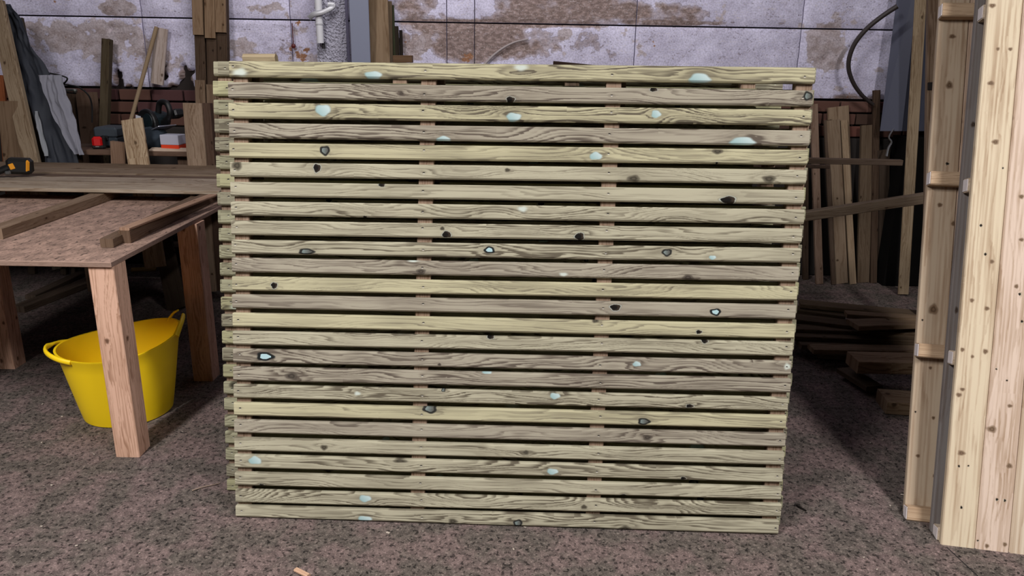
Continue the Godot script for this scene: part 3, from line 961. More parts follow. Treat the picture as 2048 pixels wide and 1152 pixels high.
func build_panels() -> void:
	panel("front slatted fence panel of pale green-tinged timber, nearest and topmost of the leaning stack", Transform3D(Basis(Vector3(0.9996, 0, 0.0276), Vector3(0.0047, 0.9852, -0.1715), Vector3(-0.0272, 0.1716, 0.9848)), Vector3(-0.0034, 0, -2.2494)), 0)
	panel("middle slatted fence panel, only its right slat ends showing beside the front panel's foot", Transform3D(Basis(Vector3(0.9996, 0, 0.0276), Vector3(0.0047, 0.9852, -0.1715), Vector3(-0.0272, 0.1716, 0.9848)), Vector3(0.018, 0, -2.2983)), 7, 0.0, 0.0)
	panel("rear slatted fence panel, shifted left so its slat ends stick out beside the workbench", Transform3D(Basis(Vector3(0.9996, 0, 0.0276), Vector3(0.0052, 0.9824, -0.1868), Vector3(-0.0271, 0.1869, 0.982)), Vector3(-0.0907, 0, -2.4125)), 12, -0.022)
	panel("rearmost slatted fence panel, added behind the others so their gaps read dark", Transform3D(Basis(Vector3(0.9996, 0, 0.0276), Vector3(0.0052, 0.9824, -0.1868), Vector3(-0.0271, 0.1869, 0.982)), Vector3(-0.0136, 0, -2.4891)), 3, 0.0, 0.03)  # added panel, hides the bright wall so the slat gaps stay dark
	# odds and ends lying on the top edges of the stack
	var a := Vector3(-0.8898, 1.4965, -2.62)
	var b := Vector3(-0.7775, 1.4984, -2.6)
	var o := lone("timber_offcut", "small pale moulded offcut lying on top of the panels at their left corner", "offcut", a, b, 0.022, 0.05, Color(0.72, 0.66, 0.52), Vector3(0, 1, 0.2), "", 0.008)
	o.position.y = a.y - 0.006
	var c := Vector3(0.1229, 1.5082, -2.62)
	var d := Vector3(0.2731, 1.4968, -2.6)
	lone("dark_strip", "thin dark brown strip of wood lying on top of the panels near the middle", "wood strip", c, d, 0.014, 0.05, Color(0.22, 0.12, 0.09), Vector3(0, 1, 0.1), "", 0.003)


# ------------------------------------------------------------------ the boarded gates at the right
func board_mesh(x0: float, x1: float, y0: float, y1: float, z0: float, z1: float, row: int, vee: float) -> ArrayMesh:
	var st := start()
	var prof := PackedVector2Array([Vector2(x0 + 0.001, z0), Vector2(x1 - 0.001, z0), Vector2(x1 - 0.001, z1 - vee), Vector2(x1 - vee, z1), Vector2(x0 + vee, z1), Vector2(x0 + 0.001, z1 - vee)])
	for i in 6:
		var p := prof[i]
		var q := prof[(i + 1) % 6]
		var vp := (row + clampf((p.x - x0) / 0.105, 0.02, 0.98)) / 6.0
		var vq := (row + clampf((q.x - x0) / 0.105, 0.02, 0.98)) / 6.0
		quad(st, Vector3(p.x, y0, p.y), Vector3(q.x, y0, q.y), Vector3(q.x, y1, q.y), Vector3(p.x, y1, p.y), Vector2(y0 / 2.2, vp), Vector2(y0 / 2.2, vq), Vector2(y1 / 2.2, vq), Vector2(y1 / 2.2, vp))
	for i in range(1, 5):
		for e in [[y0, 0, i, i + 1], [y1, 0, i + 1, i]]:
			for k in [1, 2, 3]:
				var p := prof[e[k]]
				vert(st, Vector3(p.x, e[0], p.y), Vector2(0.01 + absf(p.y) * 0.2, (row + clampf((p.x - x0) / 0.105, 0.02, 0.98)) / 6.0))
	return done(st)


func rail(t: Node3D, x0: float, x1: float, y: float, w: float, z0: float, z1: float, tint: Color, tip: Color) -> void:
	var r := timber(t, "rail", Vector3(x0, y, z1), Vector3(x1, y, z1), w, z1 - z0, tint, Vector3(0, 0, 1), 0.004)
	part(r, "sawn_end", box_mesh(Vector3(0.003, w - 0.006, z1 - z0 - 0.006), 0.0008), plain(tip, 0.9), Transform3D(Basis(), Vector3(-(x1 - x0) / 2 - 0.001, 0, 0)))


func build_gates() -> void:
	var bm := textured(tex_board, Color(1, 0.985, 0.95), 0.75, 0.03)
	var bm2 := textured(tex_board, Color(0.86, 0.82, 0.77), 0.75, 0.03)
	var bm3 := textured(tex_board, Color(0.60, 0.61, 0.65), 0.75, 0.03)  # same boards, with the shade of the recess put into the tint
	var end := Color(0.87, 0.84, 0.83)
	var G := Transform3D(Basis(Vector3(0.9816, 0, 0.1908), Vector3(0.05, 0.965, -0.2574), Vector3(-0.1841, 0.2622, 0.9473)), Vector3(1.4305, 0, -2.1949))
	var g := thing("boarded_gate", "front gate of knotty cream boards at the right edge, its boards facing out", "gate", G, "boarded gates leaning at the right")
	var xs := GATE_X
	for i in 5:
		part(g, "board", board_mesh(xs[i], xs[i + 1], 0.0, 2.16, -0.02, 0.0, 2 + i if i < 4 else 2, 0.004), bm)
	var m := thing("boarded_gate", "middle gate showing only a narrow board tinted grey for shade and white rail ends", "gate", G, "boarded gates leaning at the right")
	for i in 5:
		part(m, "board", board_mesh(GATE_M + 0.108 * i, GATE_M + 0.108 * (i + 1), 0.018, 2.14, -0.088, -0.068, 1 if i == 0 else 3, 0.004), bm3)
	for y in GATE_RAILS:
		rail(m, GATE_MR + 0.021, 0.5, y, 0.046, -0.066, -0.022, Color(0.95, 0.90, 0.82), end)
	var A := Transform3D(Basis(Vector3(0.9816, 0, 0.1908), Vector3(0.0583, 0.9521, -0.3001), Vector3(-0.1817, 0.3057, 0.9346)), Vector3(1.3841, 0, -2.3274))
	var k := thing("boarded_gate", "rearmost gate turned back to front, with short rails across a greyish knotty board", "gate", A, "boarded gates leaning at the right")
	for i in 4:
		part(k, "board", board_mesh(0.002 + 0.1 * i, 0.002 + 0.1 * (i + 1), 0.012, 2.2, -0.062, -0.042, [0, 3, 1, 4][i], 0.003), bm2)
	for y in GATE_A_RAILS:
		rail(k, 0.0, 0.4, y, 0.048, -0.041, 0.0, Color(0.85, 0.72, 0.58), end)
	# a rough slab behind the gates
	lone("rough_slab", "rough brown slab with dark bark marks, standing behind the rearmost gate", "timber", Vector3(1.5545, 0.02, -2.4818), Vector3(1.5813, 1.8532, -3.1), 0.085, 0.03, Color(0.56, 0.46, 0.38), Vector3(-0.2, 0, 1))
	var s := get_child(get_child_count() - 1)
	var bark := plain(Color(0.09, 0.06, 0.05), 0.95)
	for q in BARK:
		part(s, "bark_patch", box_mesh(Vector3(q[1], q[2], 0.006), 0.002), bark, Transform3D(Basis(), Vector3(q[0], q[3], 0.0155)))


# ------------------------------------------------------------------ the workbench at the left
func build_workbench() -> void:
	var t := thing("workbench", "low workbench with a chipboard top and pink pine legs, left of the slatted panels", "workbench", Transform3D(Basis(), Vector3(-2.03, 0, -3.3)))
	var top := StandardMaterial3D.new()
	top = textured(chip_picture(), Color(1, 1, 1), 0.8, 0.12)
	part(t, "top", box_mesh(Vector3(1.2, 0.02, 1.29), 0.002), top, Transform3D(Basis(), Vector3(-0.01, 0.78, -0.005)))
	var pine := Color(1.0, 0.77, 0.67)
	for p in [[-1.4865, -2.7185], [-1.475, -3.447], [-2.492, -3.552], [-2.492, -2.7185]]:
		var x: float = p[0] + 2.03
		var z: float = p[1] + 3.3
		timber(t, "leg", Vector3(x, 0, z + 0.0465), Vector3(x, 0.77, z + 0.0465), 0.093, 0.093, pine, Vector3(0, 0, 1), 0.003)
	# a gate in the making on the bench: rails first, boards across them
	var f := thing("unfinished_gate", "half-built gate of brown boards across rails, lying on the workbench", "gate", Transform3D(Basis(), Vector3(-2.0, 0.79, -3.6)))
	var brown := Color(0.60, 0.49, 0.40)
	timber(f, "rail", Vector3(-0.06, 0.045, 0.625), Vector3(-0.06, 0.045, -0.98), 0.07, 0.045, brown, Vector3(0, 1, 0))
	timber(f, "rail", Vector3(0.475, 0.05, 0.655), Vector3(0.475, 0.05, -0.98), 0.045, 0.05, Color(0.50, 0.38, 0.30), Vector3(0, 1, 0))
	timber(f, "rail", Vector3(-0.72, 0.045, 0.6), Vector3(-0.72, 0.045, -0.98), 0.07, 0.045, brown, Vector3(0, 1, 0))
	var cols := [Color(0.74, 0.69, 0.63), Color(0.69, 0.64, 0.59), Color(0.48, 0.38, 0.33), Color(0.58, 0.50, 0.43), Color(0.55, 0.46, 0.38)]
	var z0 := -0.155
	for i in 5:
		var d: float = [0.19, 0.19, 0.13, 0.18, 0.2][i]
		var y := 0.068 if i != 2 else 0.06
		timber(f, "board", Vector3(-1.5, y, z0 - d / 2), Vector3(0.55, y, z0 - d / 2), d - 0.004, 0.018, cols[i], Vector3(0, 1, 0), 0.003)
		z0 -= d
	lone("pale_lath", "thin pale lath lying along the right edge of the workbench", "lath", Vector3(-1.5257, 0.852, -2.9509), Vector3(-1.4649, 0.852, -3.7104), 0.042, 0.012, Color(0.80, 0.62, 0.52), Vector3(0, 1, 0))
	lone("short_rail", "short dark rail beside the pale lath on the workbench's right corner", "batten", Vector3(-1.5569, 0.827, -2.8669), Vector3(-1.5804, 0.827, -3.856), 0.05, 0.036, Color(0.50, 0.39, 0.31), Vector3(0, 1, 0))
	# nail gun
	var ng := thing("power_tool", "black and yellow cordless power tool lying on the boards at the left edge", "power tool", Transform3D(Basis(Vector3(0, 1, 0), 0.25), Vector3(-2.6654, 0.868, -4.0653)))
	var blk := plain(Color(0.05, 0.05, 0.05), 0.5)
	var yel := plain(Color(0.88, 0.58, 0.10), 0.5)
	part(ng, "body", box_mesh(Vector3(0.12, 0.085, 0.07), 0.016), blk, Transform3D(Basis(Vector3(0, 0, 1), -0.06), Vector3(0.05, 0.05, 0)))
	part(ng, "side_panel", box_mesh(Vector3(0.045, 0.05, 0.074), 0.012), yel, Transform3D(Basis(Vector3(0, 0, 1), 0.3), Vector3(0.022, 0.052, 0)))
	part(ng, "rear_cap", box_mesh(Vector3(0.022, 0.066, 0.074), 0.009), yel, Transform3D(Basis(Vector3(0, 0, 1), -0.15), Vector3(0.092, 0.05, 0)))
	part(ng, "handle", box_mesh(Vector3(0.16, 0.036, 0.04), 0.012), blk, Transform3D(Basis(Vector3(0, 0, 1), 0.35), Vector3(-0.06, 0.022, 0.02)))
	part(ng, "nose", box_mesh(Vector3(0.03, 0.02, 0.03), 0.006), plain(Color(0.5, 0.5, 0.5), 0.35, 0.8), Transform3D(Basis(), Vector3(0.0, 0.02, 0.03)))


func chip_picture() -> ImageTexture:
	var n := 512
	var data := PackedByteArray()
	data.resize(n * n * 3)
	for iy in n:
		for ix in n:
			var X := ix / 512.0
			var Y := iy / 512.0
			var a := fb.get_noise_2d(X * 9.0, Y * 15.0)
			var b := fn.get_noise_2d(X * 34.0 + a * 3.0, Y * 60.0)
			var v := 0.57 + 0.10 * a + 0.05 * b + 0.03 * fn.get_noise_2d(X * 220.0, Y * 220.0)
			if fn.get_noise_2d(X * 20.0, Y * 50.0 + 20.0) > 0.83:
				v *= 0.62
			var c := Color(v * 1.08, v * 0.90, v * 0.80)
			var o := (iy * n + ix) * 3
			data[o] = clampi(int(c.r * 255.0), 0, 255)
			data[o + 1] = clampi(int(c.g * 255.0), 0, 255)
			data[o + 2] = clampi(int(c.b * 255.0), 0, 255)
	return ImageTexture.create_from_image(Image.create_from_data(n, n, false, Image.FORMAT_RGB8, data))


# ------------------------------------------------------------------ the yellow tub under the bench
func tub_point(phi: float, h: float, inner: float) -> Vector3:
	var H := 0.332 + 0.012 * cos(2.0 * (phi - TUB_AXIS)) + 0.022 * cos(phi - TUB_AXIS)
	var f := h
	var r := lerpf(0.178, 0.23, pow(f, 0.9)) + 0.008 * maxf(0.0, f - 0.9) * 10.0 * 0.4
	r *= 1.0 + 0.05 * f * cos(2.0 * (phi - TUB_AXIS))
	r -= inner
	return Vector3(cos(phi) * r, maxf(f * H, 0.0), -sin(phi) * r)


const TUB_AXIS := 0.55


func build_trug() -> void:
	var t := thing("tub", "yellow flexible plastic tub with two handles, standing under the workbench behind its front leg", "tub", Transform3D(Basis(), Vector3(-1.678, 0, -3.085)))
	var ym := plain(Color(1.0, 0.85, 0.09), 0.45)
	var st := SurfaceTool.new()
	st.begin(Mesh.PRIMITIVE_TRIANGLES)
	var n := 72
	var hs := [0.012, 0.05, 0.2, 0.4, 0.6, 0.8, 0.93, 0.975, 1.0]
	st.set_smooth_group(0)
	for side in 2:
		st.set_smooth_group(side)
		for j in hs.size() - 1:
			for k in n:
				var a0 := TAU * k / n
				var a1 := TAU * (k + 1) / n
				var q := []
				for e in [[a0, j], [a1, j], [a1, j + 1], [a0, j + 1]]:
					var th := 0.005 if side == 1 else (-0.004 if e[1] >= 7 else 0.0)
					var p := tub_point(e[0], hs[e[1]], th)
					if side == 1 and e[1] == 0:
						p.y = 0.012
					q.append(p)
				if side == 0:
					quad(st, q[0], q[1], q[2], q[3])
				else:
					quad(st, q[3], q[2], q[1], q[0])
	st.set_smooth_group(-1)
	for k in n:
		var a0 := TAU * k / n
		var a1 := TAU * (k + 1) / n
		quad(st, tub_point(a0, 1.0, -0.004), tub_point(a1, 1.0, -0.004), tub_point(a1, 1.0, 0.005), tub_point(a0, 1.0, 0.005))
		var p0 := tub_point(a0, 0.012, 0.0)
		var p1 := tub_point(a1, 0.012, 0.0)
		var b0 := Vector3(p0.x * 0.96, 0.001, p0.z * 0.96)
		var b1 := Vector3(p1.x * 0.96, 0.001, p1.z * 0.96)
		quad(st, b0, b1, p1, p0)
		var c := Vector3(0, 0.001, 0)
		vert(st, c, Vector2()); vert(st, b0, Vector2()); vert(st, b1, Vector2())
		var d := Vector3(0, 0.012, 0)
		vert(st, d, Vector2()); vert(st, tub_point(a1, 0.03, 0.005), Vector2()); vert(st, tub_point(a0, 0.03, 0.005), Vector2())
	part(t, "bucket_body", done(st), ym)
	# handles: a looped lip at the left, two upright horns with the grip between them at the back right
	var A := TUB_AXIS + PI
	var lip := []
	for k in 9:
		var s := k / 8.0
		var phi := A + 0.62 * (s - 0.5) * 2.0
		var bulge := sin(PI * s)
		var p := tub_point(phi, 1.0, 0.0)
		var out := Vector3(p.x, 0, p.z).normalized()
		lip.append(p + out * 0.03 * pow(bulge, 0.8) + Vector3(0, -0.008 + 0.02 * bulge, 0))
	part(t, "handle", tube_mesh(curve(lip, 4), 0.0075, 0.0075, 10, 1.5), ym)
	var grip := []
	for k in 9:
		var s := k / 8.0
		var phi := TUB_AXIS + 0.5 * (s - 0.5) * 2.0
		var bulge := pow(sin(PI * s), 0.6)
		var p := tub_point(phi, 1.0, 0.0)
		var out := Vector3(p.x, 0, p.z).normalized()
		grip.append(p + out * 0.018 * bulge + Vector3(0, -0.012 + 0.062 * bulge, 0))
	for e in [0, 1]:
		var h := grip.slice(0, 4) if e == 0 else grip.slice(6, 9)
		if e == 1:
			h.reverse()
		part(t, "handle_horn", tube_mesh(curve(h, 5), 0.02 if e == 0 else 0.012, 0.007, 10, 0.6), ym)


# ------------------------------------------------------------------ behind the bench
func build_back_left() -> void:
	var warm := Color(0.66, 0.56, 0.44)
	lone("leaning_plank", "wide weathered plank leaning at the far left, in front of the dark tarpaulin", "plank", Vector3(-2.8617, 0.8437, -4.62)+Vector3(0.06,-0.55,0.1), Vector3(-3.166, 1.7772, -4.95), 0.105, 0.03, Color(0.64, 0.56, 0.46), Vector3(-0.1, 0, 1))
	lone("short_plank", "short brown plank at the left edge, below the wide leaning plank", "plank", Vector3(-3.0521, 0.8294, -4.7)+Vector3(0,-0.5,0.05), Vector3(-3.0798, 1.2047, -4.78), 0.13, 0.03, Color(0.52, 0.41, 0.31))
	lone("blue_strip", "narrow blue strip at the left edge beside the short brown plank", "strip", Vector3(-3.1485, 0.8291, -4.78)+Vector3(0,-0.4,0), Vector3(-3.1396, 1.0228, -4.8), 0.02, 0.01, Color(0.10, 0.18, 0.42))
	lone("orange_board", "orange-brown board end at the far left edge behind the short plank", "board", Vector3(-3.2259, 0.8197, -4.84)+Vector3(0,-0.4,0), Vector3(-3.1532, 1.3534, -4.86), 0.05, 0.02, Color(0.72, 0.33, 0.13))
	# tarpaulin and pale cloth hung over leaning boards
	var z := -4.98
	var dl := [Vector3(-3.2771, 1.7756, -5.15), Vector3(-3.1781, 1.6189, -5.05), Vector3(-3.1163, 1.4707, -4.97), Vector3(-3.0301, 1.2508, -4.88), Vector3(-2.9306, 1.0793, -4.78), Vector3(-2.844, 0.8357, -4.68), Vector3(-2.827, 0.7934, -4.66)+Vector3(0.02,-0.35,0.02)]
	var dr := [Vector3(-3.1949, 1.7769, -5.15), Vector3(-3.0705, 1.6649, -5.05), Vector3(-2.9832, 1.5261, -4.97), Vector3(-2.8527, 1.3578, -4.88), Vector3(-2.7362, 1.1124, -4.78), Vector3(-2.643, 0.8391, -4.68), Vector3(-2.6323, 0.7967, -4.66)+Vector3(0.04,-0.35,0.02)]
	var tp := part(self, "tarpaulin", sheet_mesh(dl, dr, 1.3, 0.022, 0.4), plain(Color(0.15, 0.165, 0.20), 0.75))
	tag(tp, "dark grey tarpaulin draped down a leaning stack beside the wide plank", "tarpaulin")
	var ll := [Vector3(-2.8993, 1.3578, -4.85), Vector3(-2.8357, 1.2146, -4.78), Vector3(-2.7512, 1.0734, -4.71), Vector3(-2.6347, 0.9105, -4.64)]
	var lr := [Vector3(-2.768, 1.3599, -4.85), Vector3(-2.7219, 1.2459, -4.78), Vector3(-2.6471, 1.1046, -4.71), Vector3(-2.5875, 0.9054, -4.64)]
	var lc := part(self, "pale_cloth", sheet_mesh(ll, lr, 1.4, 0.02, 1.9, 0.004, 20), plain(Color(0.50, 0.50, 0.54), 0.85))
	tag(lc, "crumpled pale grey cloth hanging over the right side of the dark tarpaulin", "cloth")
	var l2 := [Vector3(-2.9193, 1.1481, -4.78), Vector3(-2.884, 1.0346, -4.72), Vector3(-2.8231, 0.8954, -4.64)]
	var r2 := [Vector3(-2.9071, 1.1483, -4.78), Vector3(-2.8567, 1.0351, -4.72), Vector3(-2.799, 0.8958, -4.64)]
	tag(part(self, "pale_cloth", sheet_mesh(l2, r2, 1.0, 0.01, 0.3, 0.004, 8), plain(Color(0.52, 0.53, 0.55), 0.85)), "narrow pale grey cloth strip between the wide plank and the dark tarpaulin", "cloth")
	lone("tarpaulin_board", "hidden board under the dark tarpaulin", "board", Vector3(-2.8628, 0.778, -4.76)+Vector3(0,-0.6,0.05), Vector3(-3.2546, 1.6842, -5.24), 0.14, 0.02, Color(0.3, 0.27, 0.24)).set_meta("label", "board that the dark tarpaulin is draped over")
	# the low bench along the back wall
	var bt := 0.925
	var b := thing("back_bench", "low dark bench of brown planks along the back wall, behind the workbench", "bench", Transform3D(Basis(), Vector3(-2.35, 0, -5.0)))
	timber(b, "plank", Vector3(-0.46, bt, 0.2), Vector3(1.2, bt, 0.2), 0.16, 0.03, Color(0.50, 0.37, 0.31), Vector3(0, 1, 0))
	timber(b, "plank", Vector3(-0.46, bt, 0.03), Vector3(1.2, bt, 0.03), 0.17, 0.03, Color(0.42, 0.33, 0.28), Vector3(0, 1, 0))
	for x in [-0.38, 0.3, 1.1]:
		for zz in [0.22, -0.02]:
			timber(b, "leg", Vector3(x, 0, zz), Vector3(x, bt - 0.03, zz), 0.07, 0.05, Color(0.45, 0.34, 0.27))
	timber(b, "lower_shelf", Vector3(-0.4, 0.3, 0.1), Vector3(1.15, 0.3, 0.1), 0.15, 0.02, Color(0.35, 0.28, 0.23), Vector3(0, 1, 0))
	lone("white_board", "thin white-faced board lying on the back bench's front edge", "board", Vector3(-2.2276, 0.938, -4.75), Vector3(-1.8283, 0.938, -4.75), 0.05, 0.012, Color(0.93, 0.85, 0.80), Vector3(0, 1, 0.2))
	lone("bench_block", "small pale wooden block fixed upright at the front of the back bench", "block", Vector3(-2.416, 0.855, -4.68)+Vector3(0,-0.12,0), Vector3(-2.3931, 0.9814, -4.68), 0.088, 0.035, Color(0.62, 0.47, 0.38))
	# things on the bench
	var tm := thing("tape_measure", "red and black tape measure standing on the back bench", "tape measure", Transform3D(Basis(Vector3(0, 1, 0), 0.3), Vector3(-2.5659, 0.925, -4.79)))
	part(tm, "case", box_mesh(Vector3(0.062, 0.066, 0.035), 0.014), plain(Color(0.75, 0.06, 0.07), 0.45), Transform3D(Basis(), Vector3(-0.003, 0.042, 0)))
	part(tm, "rubber_rim", box_mesh(Vector3(0.074, 0.022, 0.039), 0.009), plain(Color(0.05, 0.05, 0.05), 0.7), Transform3D(Basis(), Vector3(0, 0.0115, 0)))
	part(tm, "back_rim", box_mesh(Vector3(0.016, 0.074, 0.039), 0.007), plain(Color(0.05, 0.05, 0.05), 0.7), Transform3D(Basis(), Vector3(0.034, 0.04, 0)))
	part(tm, "clip", box_mesh(Vector3(0.022, 0.008, 0.004), 0.001), plain(Color(0.7, 0.7, 0.7), 0.3, 0.9), Transform3D(Basis(), Vector3(-0.004, 0.016, 0.021)))
	var cs := thing("tool_case", "dark blue-grey tool case at the back of the bench, right of the tape measure", "case", Transform3D(Basis(), Vector3(-2.5447, 0.925, -4.93)))
	part(cs, "base", box_mesh(Vector3(0.14, 0.06, 0.18), 0.01), plain(Color(0.16, 0.19, 0.22), 0.6), Transform3D(Basis(), Vector3(0, 0.036, 0)))
	part(cs, "lid", box_mesh(Vector3(0.144, 0.065, 0.184), 0.012), plain(Color(0.20, 0.23, 0.26), 0.6), Transform3D(Basis(), Vector3(0, 0.094, 0)))
	part(cs, "latch", box_mesh(Vector3(0.04, 0.03, 0.012), 0.003), plain(Color(0.07, 0.07, 0.08), 0.5), Transform3D(Basis(), Vector3(0, 0.062, 0.096)))
	var bg := part(self, "cloth_bag", sack_mesh(Vector3(0.095, 0.072, 0.08)), plain(Color(0.17, 0.21, 0.25), 0.9), Transform3D(Basis(), Vector3(-2.2588, 0.985, -4.86)))
	tag(bg, "dark blue-grey soft bag slumped on the back bench beside the orange box", "bag")
	var bx := thing("carton", "small white and orange carton on the back bench", "box", Transform3D(Basis(Vector3(0, 1, 0), -0.1), Vector3(-2.1072, 0.925, -4.8)))
	part(bx, "tray", box_mesh(Vector3(0.115, 0.035, 0.09), 0.003), plain(Color(0.86, 0.24, 0.08), 0.6), Transform3D(Basis(), Vector3(0, 0.018, 0)))
	part(bx, "lid", box_mesh(Vector3(0.117, 0.06, 0.092), 0.003), plain(Color(0.72, 0.72, 0.78), 0.6), Transform3D(Basis(), Vector3(0, 0.065, 0)))
	saw()
	# timbers standing in front of the bench and against the wall
	lone("pale_offcut", "pale short board leaning against the front of the back bench", "board", Vector3(-2.1925, 0.8632, -4.56)+Vector3(0.04,-0.6,0.1), Vector3(-2.2912, 1.1188, -4.68), 0.128, 0.02, Color(0.80, 0.70, 0.57))
	lone("standing_post", "thick brown-grey post standing between the orange box and the slatted panels", "post", Vector3(-1.9307, 0.8621, -4.6)+Vector3(0.03,-0.78,0.03), Vector3(-1.8961, 1.2214, -4.63), 0.114, 0.06, Color(0.66, 0.56, 0.48))
	lone("standing_post", "dark narrow post pressed against the right side of the brown-grey post", "post", Vector3(-1.846, 0.8608, -4.62)+Vector3(0.03,-0.78,0.03), Vector3(-1.8276, 1.2213, -4.65), 0.055, 0.05, Color(0.40, 0.29, 0.24))
	lone("square_baulk", "dark olive square timber leaning on the wall behind the tape measure", "timber", Vector3(-2.8148-0.07, 0.004, -5.14), Vector3(-2.7369, 1.5815, -5.38), 0.055, 0.05, Color(0.36, 0.31, 0.22))
	lone("brown_sheet", "flat brown sheet offcut leaning upright behind the dark olive timber", "board", Vector3(-2.8805, 0.004, -5.24), Vector3(-2.9066, 1.2337, -5.36), 0.15, 0.012, Color(0.42, 0.31, 0.26))
	lone("brown_sheet", "low brown board behind the pale cloth, left of the other sheet offcut", "board", Vector3(-3.0140, 0.004, -5.3), Vector3(-3.0182, 1.2233, -5.4), 0.1, 0.012, Color(0.38, 0.29, 0.24))
	var h := part(self, "broom_handle", tube_mesh([Vector3(-2.5624, 1.0729, -5.2)+Vector3(-0.05,-0.2,0.03), Vector3(-2.4099, 1.6609, -5.43)], 0.0125, 0.0135, 12), wood(Color(0.70, 0.60, 0.47)))
	tag(h, "thin round wooden pole leaning diagonally on the wall above the bench", "pole")
	lone("pale_board", "pale plaster-smeared board standing against the wall behind the thin pole", "board", Vector3(-2.4521, 1.29, -5.425), Vector3(-2.3848, 1.6553, -5.44), 0.085, 0.02, Color(0.80, 0.75, 0.78))
	# the loose cable and its clamp
	var cb := part(self, "cable", tube_mesh(curve([Vector3(-2.8749, 1.3688, -4.9), Vector3(-2.8089, 1.358, -4.9), Vector3(-2.7735, 1.3402, -4.92), Vector3(-2.7865, 1.3161, -4.92), Vector3(-2.8096, 1.3033, -4.93), Vector3(-2.7781, 1.2971, -4.95), Vector3(-2.7457, 1.2774, -5), Vector3(-2.7121, 1.2274, -5.03), Vector3(-2.7139, 1.1547, -5.05), Vector3(-2.7274, 1.06, -5.05)], 6), 0.005), plain(Color(0.04, 0.04, 0.045), 0.6))
	tag(cb, "thin black cable looping out from the top of the pale cloth", "cable")
	var cl := thing("metal_clamp", "small shiny metal clamp beside the black cable, above the brown sheets", "clamp", Transform3D(Basis(), Vector3(-2.8703, 1.2588, -5.1)))
	part(cl, "jaw", box_mesh(Vector3(0.07, 0.016, 0.03), 0.004), plain(Color(0.62, 0.62, 0.6), 0.3, 0.9))
	part(cl, "screw", tube_mesh([Vector3(-0.04, -0.012, 0.01), Vector3(0.045, -0.02, 0.01)], 0.005), plain(Color(0.3, 0.3, 0.3), 0.35, 0.9))
	part(cl, "knob", lathe_mesh([[0.0, -0.012], [0.012, -0.01], [0.014, 0.0], [0.012, 0.01], [0.0, 0.012]], 14), plain(Color(0.5, 0.5, 0.48), 0.3, 0.9), Transform3D(Basis(), Vector3(0.035, -0.005, 0.0)))
	# tall posts left of the pier, each with a dark length between paler battens
	for p in TRIO:
		var o := thing("tall_post", p[5], "post", Transform3D(Basis(), Vector3.ZERO), "three tall posts against the wall")
		timber(o, "post", p[0], p[1], 0.068, 0.05, Color(0.36, 0.27, 0.21))
		timber(o, "upper_batten", p[2] + Vector3(0, 0, 0.022), p[3] + Vector3(0, 0, 0.022), 0.07, 0.02, Color(0.62, 0.49, 0.37))
		timber(o, "lower_batten", p[0] + Vector3(0, 0, 0.022), p[4] + Vector3(0, 0, 0.022), 0.068, 0.02, Color(0.55, 0.44, 0.35))
	# under the workbench
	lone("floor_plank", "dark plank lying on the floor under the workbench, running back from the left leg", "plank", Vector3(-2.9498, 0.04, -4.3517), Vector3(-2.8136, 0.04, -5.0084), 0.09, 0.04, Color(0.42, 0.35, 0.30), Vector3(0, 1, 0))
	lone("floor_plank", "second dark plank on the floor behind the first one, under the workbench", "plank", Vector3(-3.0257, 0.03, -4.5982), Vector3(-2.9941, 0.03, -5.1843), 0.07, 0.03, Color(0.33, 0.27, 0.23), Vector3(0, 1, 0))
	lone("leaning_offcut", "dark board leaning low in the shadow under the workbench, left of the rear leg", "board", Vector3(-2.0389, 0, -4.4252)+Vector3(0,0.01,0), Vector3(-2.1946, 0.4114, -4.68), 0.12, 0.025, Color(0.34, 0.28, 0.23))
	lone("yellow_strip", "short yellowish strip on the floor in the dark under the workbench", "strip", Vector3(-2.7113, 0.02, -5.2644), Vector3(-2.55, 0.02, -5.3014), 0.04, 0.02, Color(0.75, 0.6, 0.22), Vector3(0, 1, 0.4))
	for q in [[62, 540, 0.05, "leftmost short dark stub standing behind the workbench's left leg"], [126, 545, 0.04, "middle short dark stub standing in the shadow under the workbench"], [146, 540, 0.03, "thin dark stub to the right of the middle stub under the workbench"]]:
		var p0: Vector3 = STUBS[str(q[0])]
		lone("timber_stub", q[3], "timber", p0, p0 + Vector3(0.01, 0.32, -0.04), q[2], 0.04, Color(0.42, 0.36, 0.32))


func sack_mesh(r: Vector3) -> ArrayMesh:
	var st := SurfaceTool.new()
	st.begin(Mesh.PRIMITIVE_TRIANGLES)
	st.set_smooth_group(0)
	var nu := 28
	var nv := 14
	var g := []
	for j in nv + 1:
		var row := []
		for i in nu:
			var a := TAU * i / nu
			var b := PI * j / nv
			var d := Vector3(sin(b) * cos(a), cos(b), sin(b) * sin(a))
			var k := 1.0 + 0.16 * fn.get_noise_3d(d.x * 2.0, d.y * 2.0, d.z * 2.0)
			var p := d * r * k
			p.y = maxf(p.y, -r.y * 0.8)
			row.append(p)
		g.append(row)
	for j in nv:
		for i in nu:
			var k := (i + 1) % nu
			quad(st, g[j + 1][k], g[j + 1][i], g[j][i], g[j][k])
	return done(st)


